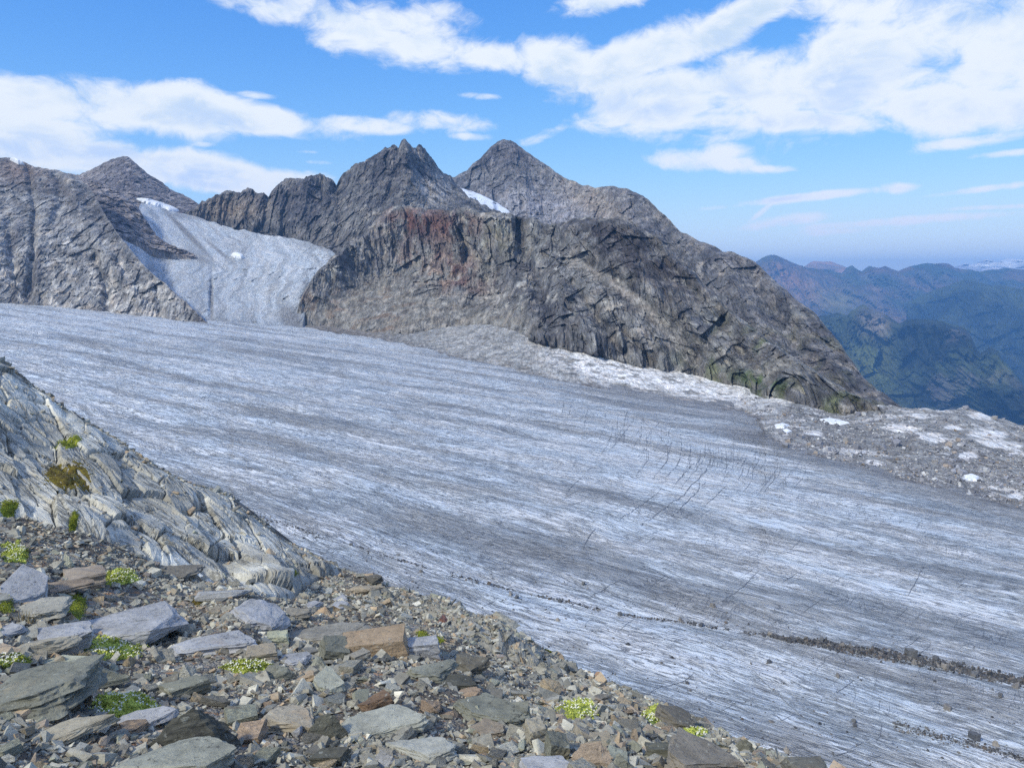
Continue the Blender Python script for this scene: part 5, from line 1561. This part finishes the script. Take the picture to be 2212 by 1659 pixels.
for (x, y, w, hgt) in mids:
    ci = r.choice(len(MIDC), p=np.array([c[2] for c in MIDC]))
    si = r.integers(len(mid_shapes))
    kd, me = mid_shapes[si]
    base = lookup(SL, x, y); ds = np.linalg.norm(base - EYE); wm = w * ds / F; hm = hgt * ds / F
    o = add('stone', me)
    zf = {'slab': .5, 'block': .8, 'boulder': .75, 'pyramid': .95}[kd] * hm
    az = math.atan2(base[0], base[1])
    o.scale = (wm, wm * r.uniform(.65, 1.05), zf * 1.15)
    o.rotation_euler = (r.normal(0, .22), r.normal(.06, .22), r.uniform(0, 6.28))
    o.location = base + np.array([math.sin(az), math.cos(az), 0]) * wm * .3 + np.array([0, 0, -.12 * zf])
    cc = (0.62 * MIDC[ci][0] + 0.38 * A(128, 126, 122)) * r.uniform(.85, 1.15) * FGK
    o.color = (float(cc[0]), float(cc[1]), float(cc[2]), 1)
    dd = [math.hypot((x - lx), (y - ly) * 1.6) for lx, ly, _ in LAND]
    k = int(np.argmin(dd)); lx, ly, short = LAND[k]
    rel = 'behind' if (ly - y) > abs(x - lx) * .5 + 12 else ('in front of' if (y - ly) > abs(x - lx) * .5 + 4 else ('just past' if x > lx else 'just before'))
    shape = {'slab': 'flat', 'block': 'blocky', 'boulder': 'rounded', 'pyramid': 'pointed'}[kd]
    key = (MIDC[ci][1], shape, rel, short)
    pending.append((o, key, w))
from collections import defaultdict
bykey = defaultdict(list)
for o, key, w in pending:
    bykey[key].append((o, w))
for (cn, shape, rel, short), lst in bykey.items():
    lst.sort(key=lambda q: -q[1])
    nm = [''] if len(lst) == 1 else ['largest ', 'second largest ', 'third largest ', 'fourth largest ', 'fifth largest ', 'sixth largest '][:len(lst) - 1] + ['smallest ']
    if len(lst) == 2: nm = ['larger ', 'smaller ']
    if len(lst) == 3: nm = ['largest ', 'middle sized ', 'smallest ']
    for (o, w), pre in zip(lst, nm):
        tag(o, f'{pre}{shape} {cn} stone {rel} the {short}', 'stone', 'loose stones of the near slope')

# ---- the countless rest: rubble as one mass
rub_shapes = [hull(['slab', 'slab', 'block', 'slab', 'pyramid', 'boulder'][k % 6], 700 + k * 5, lite=True) for k in range(16)]
RUBC = np.array([A(118, 116, 112), A(134, 133, 130), A(158, 157, 153), A(94, 96, 98), A(84, 84, 86), A(140, 122, 104), A(112, 104, 94), A(116, 120, 112), A(138, 118, 100), A(134, 120, 112), A(182, 180, 176)])
RUBC = (0.7 * RUBC + 0.3 * A(132, 130, 126)) * FGK
RUBP = np.array([.20, .18, .12, .14, .08, .08, .08, .05, .02, .02, .03])


def scatter(points, size, flat, seed, shapes, cols, probs, tilt=.45, lumvar=.18):
    """many stones in one mesh: points (n,3), size (n,)"""
    r = np.random.default_rng(seed)
    n = len(points)
    sid = r.integers(len(shapes), size=n)
    ci = r.choice(len(cols), size=n, p=probs / probs.sum())
    col = cols[ci] * r.uniform(1 - lumvar, 1 + lumvar, (n, 1))
    Vs, Fs, Cs = [], [], []
    base = 0
    for s, (V, Fc) in enumerate(shapes):
        ii = np.where(sid == s)[0]
        if not len(ii): continue
        m = len(ii)
        sc = np.stack([size[ii], size[ii] * r.uniform(.55, .95, m), size[ii] * flat * r.uniform(.6, 1.5, m)], -1)
        X = V[None] * sc[:, None]
        for ax in (0, 1):
            a = r.normal(0, tilt, m); c, sn = np.cos(a)[:, None], np.sin(a)[:, None]
            if ax == 0:
                X = np.stack([X[..., 0], X[..., 1] * c - X[..., 2] * sn, X[..., 1] * sn + X[..., 2] * c], -1)
            else:
                X = np.stack([X[..., 0] * c + X[..., 2] * sn, X[..., 1], -X[..., 0] * sn + X[..., 2] * c], -1)
        a = r.uniform(0, 6.283, m); c, sn = np.cos(a)[:, None], np.sin(a)[:, None]
        X = np.stack([X[..., 0] * c - X[..., 1] * sn, X[..., 0] * sn + X[..., 1] * c, X[..., 2]], -1)
        X = X + points[ii][:, None] - np.array([0, 0, 1.0]) * (0.15 * size[ii] * flat)[:, None, None]
        k = V.shape[0]
        Vs.append(X.reshape(-1, 3)); Cs.append(np.repeat(col[ii], k, 0))
        Fs.append((Fc[None] + (np.arange(m) * k)[:, None, None] + base).reshape(-1, 3)); base += m * k
    return np.concatenate(Vs), np.concatenate(Fs), np.concatenate(Cs)


def slope_points(n, seed, rmax=13.0, sizefn=None):
    r = np.random.default_rng(seed)
    P, o = SL['P'], SL['outc']
    a = P[1:, :-1] - P[:-1, :-1]; b = P[:-1, 1:] - P[:-1, :-1]
    ar = np.linalg.norm(np.cross(a, b), axis=-1)
    px = SL['PX'][:-1, :-1]; py = SL['PY'][:-1, :-1]
    w = ar * ((px > -420) & (px < 1950) & (py < 1740)) * np.where(px < -40, 0.35, 1.0)
    crest = np.exp(-(py - SL['T'][:-1]) / 16.0)
    w = w * np.where(o[:-1, :-1], 0.03 + 0.08 * crest + 0.45 * (px > 850), 1.0 + 0.3 * crest)
    dens = 0.45 + 1.1 * sst(fbm(P[:-1, :-1] * 1.1, 3, seed=88), -0.25, 0.25)
    w = w * dens
    ds = np.linalg.norm(P[:-1, :-1] - EYE, axis=-1)
    w = w / (1 + (ds / 6) ** 2)
    for (ox, oy, orx, ory) in [(.5 * (c[0] + c[1]), .5 * (c[2] + c[3]), .5 * (c[1] - c[0]), .5 * (c[3] - c[2])) for c in CUSH]:
        w = w * (1 - .93 * (blob(px, py, ox, oy, orx * .85, ory * .85) > .4))
    idx = r.choice(w.size, size=n, p=(w / w.sum()).ravel())
    i, j = np.unravel_index(idx, w.shape)
    u, v = r.random(n)[:, None], r.random(n)[:, None]
    return P[i, j] + a[i, j] * v + b[i, j] * u


pts = slope_points(38000, 3)
sz = np.exp(np.random.default_rng(4).normal(math.log(.022), .62, len(pts))).clip(.009, .13)
# and on the first metres of the far side of the crest
_b = SL['back']; _r = np.random.default_rng(17); _n = 5000
_j = _r.integers(20, len(SL['xs']) - 20, _n); _i = (_b.shape[0] - 2 - (_r.random(_n) ** 1.5 * 13).astype(int)); _u, _w = _r.random(_n)[:, None], _r.random(_n)[:, None]
pts = np.concatenate([pts, (_b[_i, _j] * (1 - _u) + _b[_i, _j + 1] * _u) * (1 - _w) + (_b[_i + 1, _j] * (1 - _u) + _b[_i + 1, _j + 1] * _u) * _w])
sz = np.concatenate([sz, np.exp(_r.normal(math.log(.035), .5, _n)).clip(.015, .12)])
V, Fc, Cc = scatter(pts, sz, .27, 5, rub_shapes, RUBC, RUBP)
rb = add('rubble', mesh_data('rubble', V, Fc, M_RUBBLE, Cc))
tag(rb, 'carpet of small angular stones covering the near slope', 'rubble', kind='stuff')

# ------------------------------------------------------------------ boulders and rubble on the ice and the moraine
STRIPE = np.array([(553, 1120), (620, 1142), (694, 1166), (800, 1195), (900, 1222), (1000, 1250), (1090, 1270), (1164, 1287), (1240, 1304), (1316, 1320), (1400, 1332), (1470, 1341), (1540, 1356), (1600, 1367), (1660, 1378), (1700, 1386), (1760, 1393), (1800, 1401), (1860, 1412), (1920, 1422), (1980, 1434), (2050, 1448), (2120, 1463), (2212, 1482), (2400, 1515)], float)
low_shapes = [hull(['block', 'slab', 'pyramid', 'boulder'][k % 4], 1200 + k * 3, lite=True) for k in range(10)]
BC = np.array([A(66, 67, 70), A(80, 80, 82), A(104, 101, 98), A(92, 83, 76), A(54, 56, 60)]); BP = np.array([.35, .3, .15, .1, .1])
r = np.random.default_rng(91)
sx = np.concatenate([r.uniform(553, 1660, 1500), r.uniform(1660, 2380, 4400)])
sy = np.interp(sx, STRIPE[:, 0], STRIPE[:, 1])
wd = np.where(sx < 760, 6.0, np.where(sx < 1660, 3.2, 4 + 7.5 * sst(sx, 1660, 1850) - 4 * sst(sx, 2100, 2300)))
gapm = fbm(np.stack([sx / 70, 0 * sx, 0 * sx], -1), 3, seed=14)
keep = (sx > 1660) | (gapm > -.14) | (sx < 700)
sy = sy + np.clip(r.normal(0, .5, len(sx)), -1.15, 1.15) * wd
pts = lookup(GL, sx[keep], sy[keep])
sz = np.exp(r.normal(math.log(.36), .45, keep.sum())).clip(.14, 1.5) * np.where(sx[keep] < 1660, .7, 1.0)
V, Fc, Cc = scatter(pts, sz, .75, 6, low_shapes, BC, BP)
tag(add('medial_moraine_rubble', mesh_data('medial_moraine_rubble', V, Fc, M_BOULDER, Cc)), 'dark stripe of rubble lying along the glacier', 'rubble', kind='stuff')
# scattered small stones over the near ice
sx = r.uniform(600, 2300, 900); e = np.interp(sx, SL['xs'], SL['T']); sy = e + (r.random(900) ** 1.3) * -1 * (e - np.interp(sx, STRIPE[:, 0], STRIPE[:, 1]) + 60)
sx2 = r.uniform(1930, 2260, 500); sy2 = 1570 + (sx2 - 1930) * .26 + r.normal(0, 5, 500)
pts = lookup(GL, np.r_[sx, sx2], np.r_[sy, sy2])
sz = np.exp(r.normal(math.log(.26), .4, len(pts))).clip(.12, .9)
V, Fc, Cc = scatter(pts, sz, .7, 8, low_shapes, BC, BP)
tag(add('scattered_ice_rubble', mesh_data('scattered_ice_rubble', V, Fc, M_BOULDER, Cc)), 'small stones scattered over the near glacier ice', 'rubble', kind='stuff')
# moraine rubble
mx = r.uniform(1600, 2300, 13000)
t0 = np.interp(mx, SH_G['xs'], SH_G['T']); b0 = curve(FAR_EDGE, mx)
my = t0 + (b0 - t0) * r.random(len(mx)) ** .8
kp = (mx > 1680) | (r.random(len(mx)) < .35)
for _c in PALES:
    kp &= (blob(mx, my, *_c) < .45) | (r.random(len(mx)) < .12)
pts = lookup(SH_G, mx[kp], my[kp])
sz = np.exp(r.normal(math.log(.5), .72, kp.sum())).clip(.22, 4.2)
mcol = np.array([A(112, 112, 116), A(132, 132, 136), A(94, 94, 98), A(168, 168, 168), A(140, 128, 116)])
V, Fc, Cc = scatter(pts, sz, .6, 9, low_shapes[:6], mcol, np.array([.36, .28, .16, .12, .08]))
tag(add('moraine_rubble', mesh_data('moraine_rubble', V, Fc, M_BOULDER, Cc)), 'grey rubble spread over the moraine beyond the glacier edge', 'rubble', kind='stuff')

bshapes = [mesh_data('boulder', *hull(['block', 'pyramid', 'boulder', 'slab'][k % 4], 1500 + k, 3, .04, .5), M_STONE) for k in range(8)]


def boulder(S, px, py, wpx, ratio, col, label, group, k):
    base = lookup(S, float(px), float(py)); ds = np.linalg.norm(base - EYE); w = wpx * ds / F
    o = add('boulder', bshapes[k % 8]); o.location = base - np.array([0, 0, .08 * w])
    o.scale = (w, w * .85, w * ratio * 1.15); o.rotation_euler = (0.1 * math.sin(k), .1 * math.cos(k * 2), k * 1.7)
    o.color = tuple(col) + (1,)
    tag(o, label, 'boulder', group)


ORDN = ['first', 'second', 'third', 'fourth', 'fifth', 'sixth', 'seventh', 'eighth', 'ninth', 'tenth', 'eleventh', 'twelfth', 'thirteenth', 'fourteenth', 'fifteenth', 'sixteenth', 'seventeenth', 'eighteenth', 'nineteenth', 'twentieth']
dk = [A(92, 92, 92), A(112, 108, 104), A(80, 82, 86), A(132, 126, 118)]
ONSTR = [(1104, 1287, 13), (1340, 1327, 12), (1470, 1337, 14), (1515, 1352, 13), (1664, 1377, 12), (1774, 1389, 12), (1820, 1400, 16), (1850, 1404, 10), (1968, 1424, 24), (1974, 1440, 16), (1958, 1412, 9), (2022, 1433, 13), (2040, 1452, 17), (2192, 1491, 20), (2105, 1468, 14), (880, 1216, 9), (758, 1185, 9), (1030, 1262, 8)]
ONSTR.sort()
for k, (x, y, w) in enumerate(ONSTR):
    boulder(GL, x, y, w * .78, .75, dk[k % 4], f'dark boulder on the rubble stripe along the glacier, {ORDN[k]} from its upper end', 'boulders on the rubble stripe', k)
LONEB = [(1810, 1466, 10, 'small upright boulder on bare ice below the rubble stripe'), (1662, 1434, 8, 'small grey boulder on ice below the upper rubble stripe'), (1700, 1630, 15, 'dark boulder on the ice just off the lower crest'), (2160, 1513, 9, 'lone small boulder on ice under the wide end of the stripe'),
         (2046, 1540, 13, 'flat dark boulder on ice above the faint lower debris band'), (1116, 1294, 8, 'small light boulder beside the thin upper stripe'), (1205, 1340, 10, 'brownish boulder on ice near the crest slabs'), (1260, 1260, 9, 'brown boulder on ice above the thin stripe'), (1540, 1312, 12, 'dark pair boulder on ice above the stripe'),
         (2105, 1600, 16, 'dark boulder at the head of the faint lower debris band'), (2150, 1612, 14, 'second dark boulder along the faint lower debris band'), (1845, 1560, 8, 'tiny dark boulder on ice above the lower crest'), (910, 1237, 8, 'small boulder on ice past the perched crest stone')]
for k, (x, y, w, lab) in enumerate(LONEB):
    boulder(GL, x, y, w, .75, dk[(k + 1) % 4], lab, 'lone boulders on the ice', k + 3)
ONM = [(1830, 953, 11), (1935, 964, 20), (2068, 1010, 9), (2130, 1018, 11), (2087, 884, 10), (1782, 878, 10), (1767, 892, 9), (1854, 898, 11), (1867, 897, 9), (1925, 948, 8), (1990, 930, 8), (2180, 985, 9), (1712, 900, 8), (2150, 905, 8), (2020, 1000, 9), (2200, 1040, 11), (1880, 930, 8), (1840, 985, 8)]
ONM.sort()
ml = [A(150, 152, 160), A(122, 122, 128), A(170, 170, 170), A(136, 132, 128)]
for k, (x, y, w) in enumerate(ONM):
    boulder(SH_G, x, y, w, .7, ml[k % 4], f'grey boulder on the far moraine, {ORDN[k]} counted away from the pale bench', 'boulders on the moraine', k + 1)


# ---- crevasses: strips on the ice, shade of open cracks painted as dark colour, parts of the glacier
def crevasse_shade_strip(pts, wid, k):
    p = np.array(pts, float)
    L = np.r_[0, np.cumsum(np.linalg.norm(np.diff(p, axis=0), axis=1))]
    n = max(6, int(L[-1] / 5))
    t = np.linspace(0, L[-1], n)
    x = np.interp(t, L, p[:, 0]) + 2.2 * fbm(np.stack([t / 16, 0 * t + k * 3.1, 0 * t], -1), 3, .6, seed=k % 9)
    y = np.interp(t, L, p[:, 1]) + 1.2 * fbm(np.stack([t / 14, 0 * t + k * 2.3, 0 * t + 4], -1), 3, .6, seed=k % 9)
    c = lookup(GL, x, y)
    d = np.gradient(c, axis=0); d[:, 2] = 0; d /= np.linalg.norm(d, axis=1)[:, None] + 1e-9
    s = np.stack([-d[:, 1], d[:, 0], 0 * d[:, 0]], -1)
    w = wid * (0.35 + np.sin(np.linspace(0.12, math.pi - .12, n))) * (0.8 + .5 * np.abs(fbm(np.stack([t / 9, 0 * t + k, 0 * t], -1), 2, seed=3)))
    up = np.array([0, 0, .10])
    V = np.concatenate([c + s * w[:, None] * .5 + up, c - np.array([0, 0, .0]) + up * .6, c - s * w[:, None] * .5 + up])
    i = np.arange(n - 1)
    f = np.concatenate([np.stack([i, i + 1, i + 1 + n, i + n], -1), np.stack([i + n, i + n + 1, i + 1 + 2 * n, i + 2 * n], -1)])
    add('crevasse_shade_strip', mesh_data('crevasse_shade_strip', V, f, M_CREV), GL['o'])


Z9 = lambda pts: [(1080.2 + x * .27905, 848.7 + y * .27905) for x, y in pts]
CRV = [[(490, 60), (490, 140), (465, 205)], [(550, 70), (545, 140), (520, 215)], [(680, 130), (660, 210), (650, 295)], [(910, 190), (905, 300), (935, 345), (965, 420)], [(985, 165), (955, 240)], [(1220, 330), (1290, 420), (1300, 520), (1240, 600), (1175, 690)],
       [(1340, 340), (1320, 430), (1300, 500)], [(1400, 320), (1405, 430), (1395, 520), (1340, 600), (1280, 665)], [(1475, 400), (1475, 470), (1450, 550)], [(1550, 450), (1548, 520), (1480, 560), (1420, 610)], [(1590, 390), (1585, 510)], [(1605, 395), (1635, 510), (1590, 610), (1540, 670), (1470, 745), (1410, 810), (1300, 885), (1200, 965), (1090, 1040)],
       [(1690, 430), (1695, 520), (1660, 600)], [(1745, 440), (1755, 560), (1740, 640)], [(1760, 730), (1680, 800), (1580, 895)], [(1540, 690), (1540, 760), (1410, 895), (1330, 975)], [(1250, 740), (1200, 800), (1060, 910), (920, 1000)], [(1600, 700), (1560, 740)], [(1980, 420), (1975, 520), (1920, 600)], [(1840, 470), (1840, 600)],
       [(740, 1060), (680, 1135), (640, 1215)], [(660, 850), (560, 890), (480, 890)], [(520, 790), (580, 710), (640, 650)], [(820, 165), (820, 225)], [(1240, 230), (1200, 280)], [(1100, 210), (1150, 280)], [(2150, 450), (2140, 540)], [(1890, 540), (1870, 640), (1830, 690)]]
CRVL = [[(1615, 1440), (1640, 1465), (1690, 1510), (1740, 1555)], [(1905, 1565), (1900, 1590), (1893, 1602)], [(1425, 1485), (1480, 1470), (1500, 1455)], [(1640, 1235), (1600, 1275), (1560, 1300)], [(1440, 1240), (1400, 1270)], [(1720, 1240), (1690, 1262)], [(1780, 1295), (1730, 1330)], [(1850, 1620), (1800, 1640)], [(1560, 1650), (1600, 1610)],
        [(1340, 1250), (1300, 1275), (1270, 1290)], [(1620, 1600), (1580, 1640)], [(1995, 1230), (1960, 1290)]]
for k, c in enumerate(CRV):
    crevasse_shade_strip(Z9(c), 0.34 if k in (11, 5, 7, 15) else .24, k)
for k, c in enumerate(CRVL):
    crevasse_shade_strip(c, 0.15, k + 40)

rc = np.random.default_rng(33)
for k in range(64):                                     # shade strips for the field of fine bowed cracks
    u = rc.random(); x0 = 820 + u * 1500 + rc.normal(0, 40); y0 = 170 + u * 330 + rc.uniform(-60, 230)
    L1, L2 = rc.uniform(30, 120), rc.uniform(20, 260)
    c = [(x0, y0), (x0 + rc.normal(0, 8), y0 + L1)]
    if L2 > 60:
        c.append((x0 - L2 * .55, y0 + L1 + L2 * .75))
    crevasse_shade_strip(Z9(c), rc.uniform(.08, .18), 60 + k)
for k in range(46):                                     # short slanting cracks over the rest of the ice
    x0 = rc.uniform(900, 2190); y0 = rc.uniform(1060, 1640); L = rc.uniform(14, 46)
    if y0 > np.interp(x0, SL['xs'], SL['T']) - 30:
        continue
    crevasse_shade_strip([(x0, y0), (x0 - L, y0 + L * rc.uniform(.4, .8))], rc.uniform(.06, .13), 140 + k)

# ------------------------------------------------------------------ air
hz = bpy.data.materials.new('haze_air'); hz.use_nodes = True
ht = NT(hz.node_tree)
for n in list(ht.n):
    ht.n.remove(n)
pv = ht.node('ShaderNodeVolumePrincipled')
pv.inputs['Color'].default_value = (0.24, 0.54, 1.0, 1)
pv.inputs['Density'].default_value = 5.4e-5
pv.inputs['Anisotropy'].default_value = 0.0
ho = ht.node('ShaderNodeOutputMaterial')
ht.l.new(pv.outputs[0], ho.inputs['Volume'])
X, Zb, Zt = 29000.0, -3101.0, 665.0
hv = np.array([[x, y, z] for z in (Zb, Zt) for x, y in ((-X, -X), (X, -X), (X, X), (-X, X))])
hf = np.array([[3, 2, 1, 0], [4, 5, 6, 7], [0, 1, 5, 4], [1, 2, 6, 5], [2, 3, 7, 6], [3, 0, 4, 7]])
hme = mesh_data('haze', hv, hf, hz)
tag(add('haze', hme), 'thin blue air between the viewer and the far mountains', 'haze', kind='stuff')
